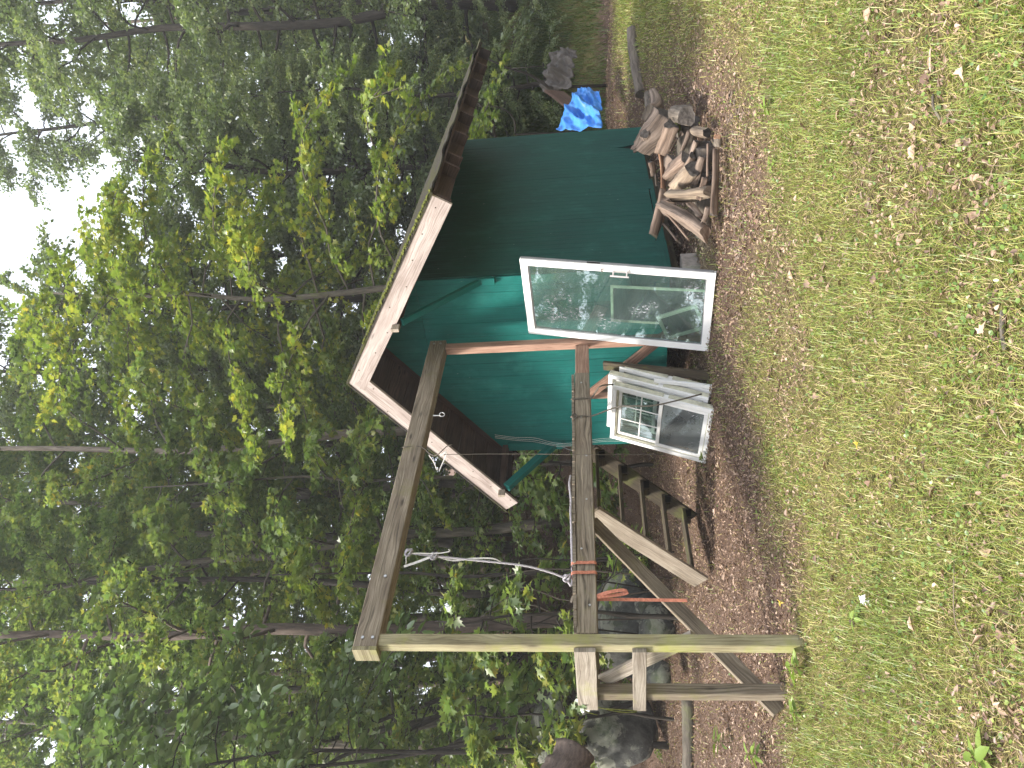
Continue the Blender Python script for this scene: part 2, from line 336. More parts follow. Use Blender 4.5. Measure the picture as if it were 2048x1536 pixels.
def glass(name, tint, refl, rough, marks, markscale, overlay=0.0, overlaycol=(.3, .32, .33)):
    m, nt, bs = mat(name); nt.nodes.remove(bs); out = nt.nodes['Material Output']; uv = N(nt, 'ShaderNodeUVMap').outputs[0]
    tr = N(nt, 'ShaderNodeBsdfTransparent'); tr.inputs[0].default_value = tint + (1,)
    gl = N(nt, 'ShaderNodeBsdfGlossy', i_Roughness=rough); gl.inputs[0].default_value = (.86, 1, 1.0, 1)
    lw = N(nt, 'ShaderNodeLayerWeight', i_Blend=.35); f = maprange(nt, lw.outputs['Facing'], 0, 1, refl, min(1, refl + .5))
    b = N(nt, 'ShaderNodeBump', i_Strength=.05, i_Distance=.02); nt.links.new(noise(nt, uv, 5, 2, .5), b.inputs['Height']); nt.links.new(b.outputs[0], gl.inputs['Normal'])
    m1 = N(nt, 'ShaderNodeMixShader'); nt.links.new(f, m1.inputs[0]); nt.links.new(tr.outputs[0], m1.inputs[1]); nt.links.new(gl.outputs[0], m1.inputs[2])
    df = N(nt, 'ShaderNodeBsdfDiffuse'); df.inputs[0].default_value = overlaycol + (1,)
    m2 = N(nt, 'ShaderNodeMixShader'); s = maprange(nt, noise(nt, uv, 3, 5, .6), .3, .75, overlay * .5, overlay); nt.links.new(s, m2.inputs[0])
    nt.links.new(m1.outputs[0], m2.inputs[1]); nt.links.new(df.outputs[0], m2.inputs[2])
    last = m2
    if marks:      # strips of torn, crackled protective film: the film has its own shape on the pane
        wd = N(nt, 'ShaderNodeBsdfDiffuse'); wd.inputs[0].default_value = (.75, .74, .80, 1)
        crack = noise(nt, mapping(nt, uv, (markscale, markscale * 2.6, 1)), 1, 6, .75, 1.2)
        zone = noise(nt, mapping(nt, uv, (2.3, 2.0, 1), (3.1, 1.7, 0)), 1, 2, .5)
        k = N(nt, 'ShaderNodeMath', operation='MULTIPLY'); nt.links.new(maprange(nt, crack, .56, .64, 0, 1), k.inputs[0]); nt.links.new(maprange(nt, zone, .56, .62, 0, marks), k.inputs[1])
        m3 = N(nt, 'ShaderNodeMixShader'); nt.links.new(k.outputs[0], m3.inputs[0]); nt.links.new(m2.outputs[0], m3.inputs[1]); nt.links.new(wd.outputs[0], m3.inputs[2]); last = m3
    nt.links.new(last.outputs[0], out.inputs[0]); return m
M['glass_door'] = glass('door_glass', (.60, .80, .74), .17, .02, .9, 26, .13, (.34, .46, .45))  # pale bluish diffuse layer over the whole pane
M['glass'] = glass('window_glass', (.55, .65, .62), .12, .03, 0, 1, .12)
M['glass_film'] = glass('filmed_window_glass', (.35, .38, .38), .12, .06, .9, 18, .62, (.22, .24, .245))
M['screen'] = glass('insect_screen', (.30, .30, .31), .02, .4, 0, 1, .45, (.09, .09, .10))

G_GREEN = [(0, (.072, .130, .042)), (.35, (.142, .212, .066)), (.62, (.212, .272, .076)), (.85, (.29, .30, .07)), (1, (.45, .34, .07))]
M['leaf'] = leafmat('maple_leaf', G_GREEN)
M['leaf_dark'] = leafmat('small_green_leaf', [(0, (.078, .118, .052)), (.5, (.160, .215, .082)), (.85, (.26, .30, .11)), (1, (.32, .32, .10))], .46, .08)
M['leaf_yellow'] = leafmat('yellowing_maple_leaf', [(0, (.10, .165, .030)), (.42, (.20, .262, .052)), (.72, (.36, .355, .062)), (1, (.57, .43, .055))], .45)
M['leaf_oval'] = leafmat('broad_oval_leaf', [(0, (.07, .125, .035)), (.6, (.13, .20, .06)), (1, (.22, .28, .11))], .35, .12)
M['grass'] = leafmat('lawn_blade', [(0, (.075, .125, .022)), (.30, (.185, .250, .044)), (.55, (.32, .335, .075)), (.74, (.48, .42, .16)), (.88, (.58, .47, .28)), (1, (.40, .27, .17))], .30, .05)
M['clover'] = leafmat('lawn_weed_leaf', [(0, (.070, .140, .024)), (.6, (.17, .26, .05)), (1, (.30, .35, .08))], .32, .06)
M['litter'] = leafmat('dead_leaf', [(0, (.10, .062, .048)), (.35, (.235, .155, .112)), (.7, (.38, .265, .19)), (.93, (.50, .37, .28)), (1, (.66, .54, .40))], .12, .04)
M['bankgrass'] = leafmat('bank_grass_blade', [(0, (.045, .085, .018)), (.6, (.10, .155, .035)), (1, (.20, .22, .06))], .3, .04)

# ------------------------------------------------------------------ ground
def ground():
    xs = np.unique(np.concatenate([np.linspace(-150, -14, 30), np.linspace(-14, 14, 180), np.linspace(14, 150, 30)]))
    ys = np.unique(np.concatenate([np.linspace(-60, -2, 16), np.linspace(-2, 28, 190), np.linspace(28, 160, 34)]))
    Xg, Yg = np.meshgrid(xs, ys); Zg = terrain(Xg, Yg)
    v = np.stack([Xg, Yg, Zg], -1).reshape(-1, 3); nx = len(xs); ny = len(ys)
    i = np.arange((nx - 1) * (ny - 1)); a = i // (nx - 1) * nx + i % (nx - 1)
    me = np_mesh('ground', v, np.stack([a, a + 1, a + nx + 1, a + nx], 1), {'litter': litter(v[:, 0], v[:, 1])}, True)
    m, nt, bs = mat('soil_and_turf'); tc = N(nt, 'ShaderNodeTexCoord'); o = tc.outputs['Object']
    n1 = noise(nt, o, 22, 7, .7); n2 = noise(nt, o, 3, 5, .6); n3 = noise(nt, o, 90, 4, .7)
    turf = ramp(nt, [(.3, (.075, .075, .022)), (.5, (.15, .135, .05)), (.7, (.24, .19, .10))], n1)
    soil = ramp(nt, [(.3, (.065, .043, .034)), (.5, (.14, .094, .072)), (.72, (.25, .17, .13))], n3)
    li = N(nt, 'ShaderNodeAttribute', attribute_name='litter').outputs['Fac']
    c = mix(nt, turf, soil, maprange(nt, li, .2, .8)); c = mix(nt, c, mix(nt, c, (.7, .68, .66), 1, 'MULTIPLY'), maprange(nt, n2, .4, .7))
    nt.links.new(c, bs.inputs['Base Color']); bs.inputs['Roughness'].default_value = 1; bs.inputs['Specular IOR Level'].default_value = .1
    bump(nt, bs, n1, .9, .05)
    tag(link_mesh('ground', me, m), 'mown lawn running into brown leaf litter and a grassy bank', None, None, 'structure')
ground()

# ------------------------------------------------------------------ scattered leaves and blades
MAPLE = np.array([(0, 0), (.28, .62), (.06, .5), (.0, 1.0), (-.06, .5), (-.28, .62), (-.30, .30), (-.62, .42), (-.34, .06), (-.42, -.10), (.0, 0.02), (.42, -.10), (.34, .06), (.62, .42), (.30, .30)], float)
# star outline ordered round the leaf, centre first
MAPLE_O = np.array([(0, 1.0), (.13, .60), (.36, .68), (.27, .36), (.62, .40), (.36, .10), (.40, -.12), (0, 0), (-.40, -.12), (-.36, .10), (-.62, .40), (-.27, .36), (-.36, .68), (-.13, .60)])
MAPLE_V = np.vstack([[(0, .28)], MAPLE_O]); MAPLE_T = np.array([(0, i, i % 14 + 1) for i in range(1, 15)])
STAR_O = np.array([(0, 1.0), (.17, .48), (.58, .46), (.28, .10), (0, 0), (-.28, .10), (-.58, .46), (-.17, .48)])
STAR_V = np.vstack([[(0, .3)], STAR_O]); STAR_T = np.array([(0, i, i % 8 + 1) for i in range(1, 9)])
OVAL_V = np.array([(0, 0), (.26, .32), (.22, .68), (0, 1.0), (-.22, .68), (-.26, .32)]); OVAL_T = np.array([(0, 1, 3), (1, 2, 3), (0, 3, 5), (5, 3, 4)])
DIA_V = np.array([(0, 0), (.28, .48), (0, 1.0), (-.28, .48)]); DIA_T = np.array([(0, 1, 2), (0, 2, 3)])
def leaf_arrays(pos, nor, dr, size, tint, tv, tt, fold=.18, curl=.12):
    n = len(pos); nor = nor / (np.linalg.norm(nor, axis=1, keepdims=True) + 1e-9)
    dr = dr - nor * np.sum(dr * nor, 1, keepdims=True); dr = dr / (np.linalg.norm(dr, axis=1, keepdims=True) + 1e-9)
    sd_ = np.cross(nor, dr); k = len(tv)
    v = pos[:, None, :] + size[:, None, None] * (dr[:, None, :] * tv[None, :, 1, None] + sd_[:, None, :] * tv[None, :, 0, None]
        + nor[:, None, :] * (fold * np.abs(tv[None, :, 0, None]) - curl * tv[None, :, 1, None] ** 2))
    t = (np.arange(n)[:, None, None] * k + tt[None]).reshape(-1, 3)
    return v.reshape(-1, 3), t, np.repeat(tint, k)
def merge(parts):
    vs, ts, tn, o = [], [], [], 0
    for v, t, a in parts: vs.append(v); ts.append(t + o); tn.append(a); o += len(v)
    return np.vstack(vs), np.vstack(ts), np.concatenate(tn)

BLADE_V = np.array([(-.5, 0), (.5, 0), (.38, .55), (-.38, .55), (0, 1.0)]); BLADE_T = np.array([(0, 1, 2), (0, 2, 3), (3, 2, 4)])
def blades(x, y, length, width, bend, tint, rng, flat):
    n = len(x); yaw = rng.uniform(0, 2 * np.pi, n); ax = np.stack([np.cos(yaw), np.sin(yaw), np.zeros(n)], 1)
    sd_ = np.stack([-np.sin(yaw), np.cos(yaw), np.zeros(n)], 1); p = np.stack([x, y, terrain(x, y) - .004], 1)
    up_ = np.stack([np.zeros(n), np.zeros(n), np.ones(n)], 1)
    th = flat; dir0 = up_ * np.cos(th)[:, None] + ax * np.sin(th)[:, None]
    th2 = th + bend; dir1 = up_ * np.cos(th2)[:, None] + ax * np.sin(th2)[:, None]
    mid = p + dir0 * (length * .55)[:, None]; tip = mid + dir1 * (length * .45)[:, None]; tip[:, 2] = np.maximum(tip[:, 2], p[:, 2] + .008)
    w = (sd_ * width[:, None])
    v = np.stack([p - w * .5, p + w * .5, mid + w * .4, mid - w * .4, tip], 1)
    t = (np.arange(n)[:, None, None] * 5 + BLADE_T[None]).reshape(-1, 3)
    return v.reshape(-1, 3), t, np.repeat(tint, 5)
def frustum_xy(rng, n, y0, y1, slope=.60, pad=.5, power=1.0):
    y = y0 + (y1 - y0) * rng.uniform(0, 1, n) ** power
    return rng.uniform(-1, 1, n) * (slope * y + pad), y
def lawn():
    rng = np.random.default_rng(11)
    x, y = frustum_xy(rng, 270000, 2.6, 16.5, power=1.25)
    li = litter(x, y); keep = rng.uniform(0, 1, len(x)) > li * .93; x, y, li = x[keep], y[keep], li[keep]
    shed_e = (x - C0[0]) * EV[0] + (y - C0[1]) * EV[1]; shed_g = (x - C0[0]) * GV[0] + (y - C0[1]) * GV[1]
    k = ~((shed_e > .05) & (shed_e < 4.2) & (shed_g > .05) & (shed_g < 2.6)); x, y, li = x[k], y[k], li[k]; n = len(x)
    far = sstep(4, 14, y); patch = vnoise(x, y, 2.3) * .5 + vnoise(x, y, .8) * .5
    length = rng.uniform(.035, .115, n) * (1 + .35 * patch) * (1 + .3 * far); width = rng.uniform(.0022, .0048, n) * (1 + 1.6 * far)
    dry = rng.uniform(0, 1, n) < np.clip(.33 - .34 * patch + .40 * li, .06, .85)
    tint = np.where(dry, rng.uniform(.66, 1.0, n), np.clip(rng.normal(.36 - .16 * patch, .15, n), 0, .62)) - .08
    flat = np.where(dry, rng.uniform(.9, 1.5, n), rng.uniform(.2, 1.25, n))
    v, t, a = blades(x, y, length, width, rng.uniform(.1, .8, n), tint, rng, flat)
    me = np_mesh('lawn_grass', v, t, {'tint': a}); tag(link_mesh('lawn_grass', me, M['grass']), 'short patchy green and straw-coloured lawn grass', 'grass', None, 'stuff')
    # broad weed leaves in the turf
    x, y = frustum_xy(rng, 52000, 2.6, 12, power=1.25); li = litter(x, y); pt = vnoise(x, y, 3.1) * .6 + vnoise(x + 4, y, 1.2) * .4
    k = rng.uniform(0, 1, len(x)) < np.clip(.42 + .6 * pt, .05, 1) * (1 - .9 * li); x, y = x[k], y[k]; n = len(x)
    yaw = rng.uniform(0, 6.28, n); pos = np.stack([x, y, terrain(x, y) + rng.uniform(.004, .04, n)], 1)
    v, t, a = leaf_arrays(pos, np.stack([rng.normal(0, .45, n), rng.normal(0, .45, n), np.ones(n)], 1), np.stack([np.cos(yaw), np.sin(yaw), rng.normal(.1, .3, n)], 1),
                          rng.uniform(.010, .028, n), rng.uniform(0, .9, n), OVAL_V * np.array([1.5, 1]), OVAL_T)
    tag(link_mesh('lawn_weeds', np_mesh('lawn_weeds', v, t, {'tint': a}), M['clover']), 'small round weed and clover leaves through the lawn', 'weeds', None, 'stuff')
    # dead leaves and chaff
    x, y = frustum_xy(rng, 190000, 2.6, 17.5, .62, .6, 1.15); li = litter(x, y)
    k = rng.uniform(0, 1, len(x)) < (.10 + .90 * li); x, y = x[k], y[k]; n = len(x); yaw = rng.uniform(0, 6.28, n)
    pos = np.stack([x, y, terrain(x, y) + rng.uniform(.002, .03, n)], 1); sz = rng.uniform(.010, .036, n) * (1 + 1.2 * (rng.uniform(0, 1, n) < .05))
    half = rng.uniform(0, 1, n) < .6; nn = np.stack([rng.normal(0, .55, n), rng.normal(0, .55, n), np.ones(n)], 1); dd = np.stack([np.cos(yaw), np.sin(yaw), rng.normal(0, .35, n)], 1); tt_ = np.clip(rng.beta(2, 2.6, n), 0, 1) - .06
    P = [leaf_arrays(pos[half], nn[half], dd[half], sz[half], tt_[half], OVAL_V * np.array([1.1, 1]), OVAL_T, .5, .35), leaf_arrays(pos[~half], nn[~half], dd[~half], sz[~half], tt_[~half], DIA_V * np.array([.45, 1.3]), DIA_T, .6, .4)]
    v, t, a = merge(P); tag(link_mesh('leaf_litter', np_mesh('leaf_litter', v, t, {'tint': a}), M['litter']), 'brown fallen leaves carpeting the ground under the platform and along the shed', 'leaf litter', None, 'stuff')
    # long grass on the bank behind the shed
    n = 120000; x = rng.uniform(2.4, 14, n); y = rng.uniform(16.5, 24.5, n); k = rng.uniform(0, 1, n) < sstep(16.8, 18.2, y + .5 * vnoise(x, y, 1)) * np.clip(.65 + .7 * vnoise(x, y, .7), .08, 1); x, y = x[k], y[k]; n = len(x)
    v, t, a = blades(x, y, rng.uniform(.16, .42, n), rng.uniform(.009, .018, n), rng.uniform(.5, 1.5, n), np.clip(rng.normal(.45, .25, n), 0, 1), rng, rng.uniform(.1, .9, n))
    tag(link_mesh('bank_grass', np_mesh('bank_grass', v, t, {'tint': a}), M['bankgrass']), 'long shaded grass on the bank behind the shed', 'grass', None, 'stuff')
lawn()

# ------------------------------------------------------------------ the shed
def shed():
    t = thing('wooden_shed', 'teal painted wooden shed with deep overhanging gable roof and bleached rake boards', 'shed', W(2.1, 1.3, .05))
    RG, RZ, KR, KL = .80, 4.09, .601, .727                      # ridge and the two roof pitches
    def under(g): return (RZ - .235 - KR * (RG - g)) if g < RG else (RZ - .235 - KL * (g - RG))
    ZB = .40
    def panel(p, q, zb0, zb1, zt0, zt1, depth, nvec, uoff):
        """a vertical siding board between ground points p and q"""
        mb = MB(); d = nrm(q - p); n = nvec; ch = .0022
        pts = [(p, zb0, zt0), (q, zb1, zt1)]; a = [p + ZV * zb0, q + ZV * zb1, q + ZV * zt1, p + ZV * zt0]
        c_ = [a[0] + d * ch, a[1] - d * ch, a[2] - d * ch, a[3] + d * ch]
        fr = [x + n * depth for x in c_]; md = [x + n * (depth - ch) for x in a]; bk = [x for x in a]
        mb.v = fr + md + bk; U = uoff; w = np.linalg.norm(q - p)
        uv = [(U + zb0, uoff), (U + zb1, uoff + w), (U + zt1, uoff + w), (U + zt0, uoff)]
        mb.face((0, 1, 2, 3), uv)
        for i in range(4):
            j = (i + 1) % 4
            mb.face((4 + i, 4 + j, j, i), (uv[i], uv[j], uv[j], uv[i])); mb.face((8 + i, 8 + j, 4 + j, 4 + i), (uv[i], uv[j], uv[j], uv[i]))
        return mb
    def bk(p, q, zb, z0, z1):
        mb = MB(); mb.v = [p + ZV * zb, q + ZV * zb, q + ZV * z1, p + ZV * z0]; mb.face((0, 1, 2, 3), ((0, 0),) * 4); return mb
    # gable end: boards 0.2 m wide
    n = 13; w = 2.65 / n
    for i in range(n):
        g0, g1 = i * w + .0007, (i + 1) * w - .0007
        cuts = [(ZB, 3.285), (3.289, 9)]
        for lo, hi in cuts:
            t0, t1 = min(hi, under(g0) + .03), min(hi, under(g1) + .03)
            if min(t0, t1) <= lo + .02: continue
            if g0 < RG < g1: t0 = t1 = max(t0, t1)
            build('siding_board', panel(W(0, g1, 0), W(0, g0, 0), lo, lo, t1, t0, .016, -EV, i * 1.37 + lo), M['teal'], t)
    mb = MB(); mb.v = [W(.012, 0, ZB), W(.012, 2.65, ZB), W(.012, 2.65, under(2.65)), W(.012, RG, RZ - .24), W(.012, 0, under(0))]
    mb.face((0, 1, 2, 3, 4), ((0, 0),) * 5); build('gable_sheathing', mb, M['black'], t)
    # long wall: boards 0.105 m wide, every twelfth joint an open panel seam
    n = 40; w = 4.2 / n; hole = (33, 34)
    for i in range(n):
        gap = .006 if i % 12 == 0 else .0012
        e0, e1 = i * w + gap, (i + 1) * w - .0006
        step = .51 if e0 < .62 else (.475 if e0 < 1.9 else (.445 if e0 < 3.3 else .41))
        z0 = z1 = step
        if i == 31: z0, z1 = step, step + .16
        if i == 32: z0, z1 = step + .17, step + .42
        if i == 33: z0, z1 = step + .33, step + .05
        zt = under(0) + .1
        build('siding_board', panel(W(e0, 0, 0), W(e1, 0, 0), z0, z1, zt, zt, .014, -GV, i * 2.11), M['teal_shaded'], t)
    mb = MB(); mb.v = [W(0, .012, .48), W(4.2, .012, .48), W(4.2, .012, 3.5), W(0, .012, 3.5)]; mb.face((0, 1, 2, 3), ((0, 0),) * 4)
    build('dark_interior_sheet', mb, M['black'], t)  # black sheet stands in for the shaded interior behind seams and torn boards
    for e0, e1, zb, zt in ((-.012, .60, .385, .52), (.605, 1.35, .392, .49), (1.355, 2.3, .40, .46)):
        mb = MB(); board(mb, W(e0, .004, (zb + zt) / 2), W(e1, .004, (zb + zt) / 2), zt - zb, .02, ZV, .003); build('skirt_board', mb, M['teal_shaded'], t)
    for e0, z0, z1 in ((3.30, .36, .66), (3.36, .36, .52)):
        mb = MB(); board(mb, W(e0, .03, z0), W(e0 + .02, .03, z1), .05, .03, EV, .004); build('wall_stud', mb, M['split_red'], t)
    # back and left walls
    for a, b, z0, z1 in ((W(4.2, 0, 0), W(4.2, 2.65, 0), 3.2, 2.5), (W(0, 2.65, 0), W(4.2, 2.65, 0), 2.5, 2.5)):
        mb = MB(); board(mb, a + ZV * (ZB + 1.02), b + ZV * (ZB + 1.02), 2.04, .03, ZV, .003); build('wall', mb, M['teal'], t)
    mb = MB(); board(mb, W(.1, .32, .32), W(4.2, .32, .32), .14, .08, ZV); board(mb, W(0, 2.55, .32), W(4.2, 2.55, .32), .14, .08, ZV); build('skid', mb, M['stairwood'], t)
    # corner boards
    mb = MB(); board(mb, W(-.024, 2.60, 1.35), W(-.024, 2.60, 2.45), .09, .03, GV, .004); build('corner_board', mb, M['teal'], t)
    # roof deck planks, shingles
    EF, EB = -.80, 4.22
    def sag(e, a, run): return -.027 * (e - EF) * (1 - a / run)     # the old ridge sinks towards the back
    for side, k, gend in ((-1, KR, -1.43), (1, KL, 3.0)):
        run = abs(gend - RG); nb = 11
        for i in range(nb):
            a0, a1 = run * i / nb + .002, run * (i + 1) / nb - .003; gm = RG + side * (a0 + a1) / 2; zm = RZ - k * (a0 + a1) / 2 - .035
            mb = MB(); sl = nrm(GV * side - ZV * k)
            board(mb, W(EF + .005, gm, zm), W(EB, gm, zm + sag(EB, (a0 + a1) / 2, run)), (a1 - a0) * math.hypot(1, k), .022, sl, .003); build('roof_board', mb, M['brownwood'], t)
        mb = MB(); nE, nG = 40, 10; sl = nrm(GV * side - ZV * k); up_ = nrm(ZV + GV * side * k)
        for j in range(nE + 1):
            e = EF - .03 + (EB - EF + .10) * j / nE
            for i in range(nG + 1):
                a = run * i / nG; ex = .035 if i == nG else 0
                wv = .022 * math.sin(e * 4.3) * (1 if i >= nG - 1 else .2) + (.016 * math.sin(e * 9 + 1) if i == nG else 0)
                p = W(e, RG + side * (a + ex), RZ - k * (a + ex) + sag(e, a, run)) + up_ * (-.012 + max(wv, -.006)); mb.v.append(p)
        nv = len(mb.v); mb.v += [p + up_ * .014 for p in mb.v]
        q = lambda j, i: j * (nG + 1) + i
        for j in range(nE):
            for i in range(nG):
                f = (q(j, i), q(j, i + 1), q(j + 1, i + 1), q(j + 1, i)); uv = ((j, i), (j, i + 1), (j + 1, i + 1), (j + 1, i)); mb.face(f, uv); mb.face(tuple(nv + x for x in f[::-1]), uv[::-1])
        for j in range(nE): mb.face((q(j, nG), nv + q(j, nG), nv + q(j + 1, nG), q(j + 1, nG)), ((0, 0),) * 4)
        for i in range(nG):
            mb.face((q(0, i), nv + q(0, i), nv + q(0, i + 1), q(0, i + 1)), ((0, 0),) * 4); mb.face((q(nE, i), q(nE, i + 1), nv + q(nE, i + 1), nv + q(nE, i)), ((0, 0),) * 4)
        rf = build('roof', mb, M['shingle'], t)
        # rake board on the gable overhang
        dv = nrm(GV * side - ZV * k); nv_ = nrm(ZV + GV * side * k)
        L = run * math.hypot(1, k); p0 = W(EF - .022, RG + side * .002, RZ - .0) - nv_ * .125
        mb = MB(); board(mb, p0 + dv * (.0 if side < 0 else .07), p0 + dv * (L - .02), .215, .036, nv_, .004, 6, .002); rk = build('rake_board', mb, M['rake'], t)
        for s in np.linspace(.25, L - .12, 8):
            mb = MB(); c = p0 + dv * s + nv_ * R(-.07, .07) - EV * .018; tube(mb, [c + EV * .002, c - EV * .004], .007, 6); build('nail', mb, M['stairwood'], rk)
        mb = MB(); board(mb, W(EF - .046, RG, RZ) - nv_ * .012 + dv * 0, W(EF - .046, RG, RZ) - nv_ * .012 + dv * (L + .015), .022, .012, nv_, .002); build('drip_edge', mb, M['shingle'], t)
        # rafters
        es = (EF + .03, -.02, .24, .86, 1.48, 2.10, 2.74, 3.42, 4.10) if side < 0 else (EF + .03, 0.05, .86, 1.48, 2.10, 2.74, 3.42, 4.10)
        for e in es:
            mb = MB(); g0 = RG + side * .02; c0 = W(e, g0, RZ) - nv_ * .14; board(mb, c0 + ZV * sag(e, 0, run), c0 + dv * (L - .03), .17, .038, nv_, .003); build('rafter', mb, M['brownwood'], t)
        for a, b in zip(es[:-1], es[1:]):
            gm = RG + side * (run - .13); c = W(a + .022, gm, RZ - k * (run - .13)) - nv_ * .135; d = W(b - .022, gm, RZ - k * (run - .13)) - nv_ * .135
            mb = MB(); board(mb, c, d, .165, .03, nv_, .003); build('eave_blocking', mb, M['brownwood'], t)
    mb = MB()
    for k_ in range(900):                                        # moss fringe on the right-hand rake edge
        a = R(.55, 2.26) if k_ % 3 else R(.9, 1.7); g = RG - a; z = RZ - KR * a; c = W(EF - .035 + R(-.02, .05), g, z + R(-.004, .012)); r_ = R(.006, .02)
        b = len(mb.v)
        for dx, dy, dz in ((-1, 0, 0), (1, 0, 0), (0, -1, 0), (0, 1, 0), (0, 0, R(.6, 1.6))): mb.v.append(c + np.array([dx, dy, dz]) * r_)
        for f in ((0, 2, 4), (2, 1, 4), (1, 3, 4), (3, 0, 4)): mb.face(tuple(b + i for i in f), ((0, 0),) * 3)
    build('moss', mb, M['moss'], t)['kind'] = 'stuff'
    # knee braces under the overhang with their lookouts
    for g, zl, zh in ((.03, 2.50, under(.03) - .03), (2.60, 1.84, under(2.6) - .05)):
        mb = MB(); board(mb, W(-.03, g, zl), W(-.80, g, zh - .06), .07 if g < 1 else .085, .05 if g < 1 else .095, GV, .004); br = build('knee_brace', mb, M['teal'], t)
        mb = MB(); board(mb, W(-.045, g, zl - .14), W(-.045, g, zl + .05), .09, .055, GV, .004); build('brace_block', mb, M['teal'], t)
        mb = MB(); board(mb, W(0, g + .02, zh), W(-.835, g + .02, zh), .085, .04, ZV, .004); build('lookout', mb, M['brownwood'], t)  # dark wood carries the shade under the roof; the pale end is separate
        mb = MB(); board(mb, W(-.836, g + .02, zh), W(-.93, g + .02, zh), .085, .04, ZV, .004); build('lookout_end', mb, M['stringer'], t)
        if g > 1:
            mb = MB(); board(mb, W(-.05, g, zl - .1), W(-.05, g, zl + .62), .12, .05, GV, .004); build('brace_post', mb, M['teal'], t)
    mb = MB(); board(mb, W(-.035, .96, 2.28), W(-.035, .96, 2.70), .055, .03, GV, .003); build('batten', mb, M['newwood'], t)
    # concrete block supports
    for e, g in ((.15, .1), (4.0, .15), (.2, 2.5)):
        q = W(e, g, 0); mb = MB(); zb = tz(q[0], q[1]) - .05; board(mb, q + ZV * zb, q + ZV * .255, .30, .18, EV, .012, 3, .006); build('support_block', mb, M['stone'], t)
shed()

# ------------------------------------------------------------------ the tall timber platform
BE0, BE1 = -4.25, -.30
def platform():
    t = thing('timber_platform', 'tall weathered timber play platform with one high beam on two long posts', 'platform', W(-2.3, 1.15, .0))
    def gz(e, g): q = W(e, g, 0); return tz(q[0], q[1])
    def post(e, g, top, m, lean=0.0, s=.098):
        mb = MB(); board(mb, W(e, g + lean, gz(e, g + lean) - .25), W(e, g, top), s, s, GV, .006, 5, .0015); return build('post', mb, M[m], t)
    p1 = post(-4.20, .752, 3.03, 'post', .05); post(-4.20, 1.47, 1.485, 'beam', .0)
    post(-.34, .745, 2.985, 'newwood'); post(-.34, 1.50, 1.485, 'newwood')
    mb = MB(); board(mb, W(-4.27, .765, 3.125), W(-.235, .765, 3.090), .19, .15, ZV, .006, 6, .002); bm = build('top_beam', mb, M['beam'], t)
    mb = MB(); board(mb, W(-4.272, .765, 3.125), W(-4.305, .765, 3.125), .192, .15, ZV, .004); build('end_cap', mb, M['post'], t)
    for e, z in ((-4.20, 3.075), (-4.20, 3.155), (-3.62, 3.085), (-.30, 3.05), (-.30, 3.13)):
        mb = MB(); c = W(e, .690, z); tube(mb, [c + GV * .01, c - GV * .012], .013, 6); build('bolt', mb, M['metal'], bm)
    # long deck beams
    for g, nm in ((.755, 'near'), (1.56, 'far')):
        mb = MB(); board(mb, W(-4.148, g, 1.42), W(-.93, g, 1.415), .158, .038 if g > 1 else .075, ZV, .005, 6, .002); b = build('deck_beam', mb, M['beam'], t)
        mb = MB(); board(mb, W(-.926, g - .003, 1.410), W(-.30, g - .003, 1.408), .15, .036, ZV, .004); build('deck_beam', mb, M['newwood'], t)
        if g < 1:
            for e in np.linspace(-3.9, -1.1, 6):
                mb = MB(); c = W(e, g - .038, 1.42 + R(-.04, .04)); tube(mb, [c, c - GV * .004], .010, 6); build('bolt', mb, M['metal'], b)
    # deck boards, seen end-on above the beam
    e = -4.10
    while e < -1.0:
        w = .138; z = 1.512 + R(-.002, .003); o = R(-.012, .012)
        mb = MB(); board(mb, W(e + w / 2, .70 + o, z), W(e + w / 2, 1.60 + o, z), w, .026, EV, .003); build('deck_board', mb, M['beam'], t); e += w + R(.008, .016)
    # end rails outside the two end posts
    mb = MB(); board(mb, W(-4.27, .757, 1.442), W(-4.27, 1.60, 1.442), .162, .036, ZV, .004, 4, .002); build('end_rail', mb, M['rail'], t)
    mb = MB(); board(mb, W(-4.27, .765, 1.035), W(-4.27, 1.61, 1.028), .105, .036, ZV, .004, 4, .002); build('end_rail', mb, M['rail'], t)
    mb = MB(); board(mb, W(-4.125, 1.42, 1.31), W(-4.125, .80, .60), .135, .036, ZV, .004); build('cross_brace', mb, M['rail'], t)
    mb = MB(); board(mb, W(-2.28, 1.585, 1.37), W(-4.30, 1.585, -.07), .135, .036, ZV, .004, 4, .003); build('diagonal_brace', mb, M['beam'], t)
    mb = MB(); board(mb, W(-.42, 1.43, 1.33), W(-.40, .60, .42), .115, .036, ZV, .004); build('diagonal_brace', mb, M['newwood'], t)
    # stairs dropping away on the far side
    s0, s1 = np.array([1.62, 1.36]), np.array([2.80, .19])
    for e, m in ((-2.13, 'stringer'), (-1.20, 'stairwood')):
        mb = MB(); board(mb, W(e, s0[0], s0[1]), W(e, s1[0], s1[1]), .205, .038, ZV, .004, 4, .002); build('stringer', mb, M[m], t)
    for k in range(5):
        f = .06 + k * .215; g = s0[0] + (s1[0] - s0[0]) * f; z = s0[1] + (s1[1] - s0[1]) * f
        for dg in (-.035, .105):
            mb = MB(); board(mb, W(-2.11, g + dg, z), W(-1.22, g + dg, z), .132, .036, GV, .004); tr = build('stair_tread', mb, M['stairwood'], t)
            mb = MB(); board(mb, W(-1.222, g + dg - .05, z - .055), W(-1.222, g + dg + .05, z - .055), .07, .03, ZV, .003); build('tread_cleat', mb, M['black' if dg < 0 else 'stairwood'], tr)
    return t
platform()
def gnd(p, dz=0.0): return np.array([p[0], p[1], tz(p[0], p[1]) + dz])

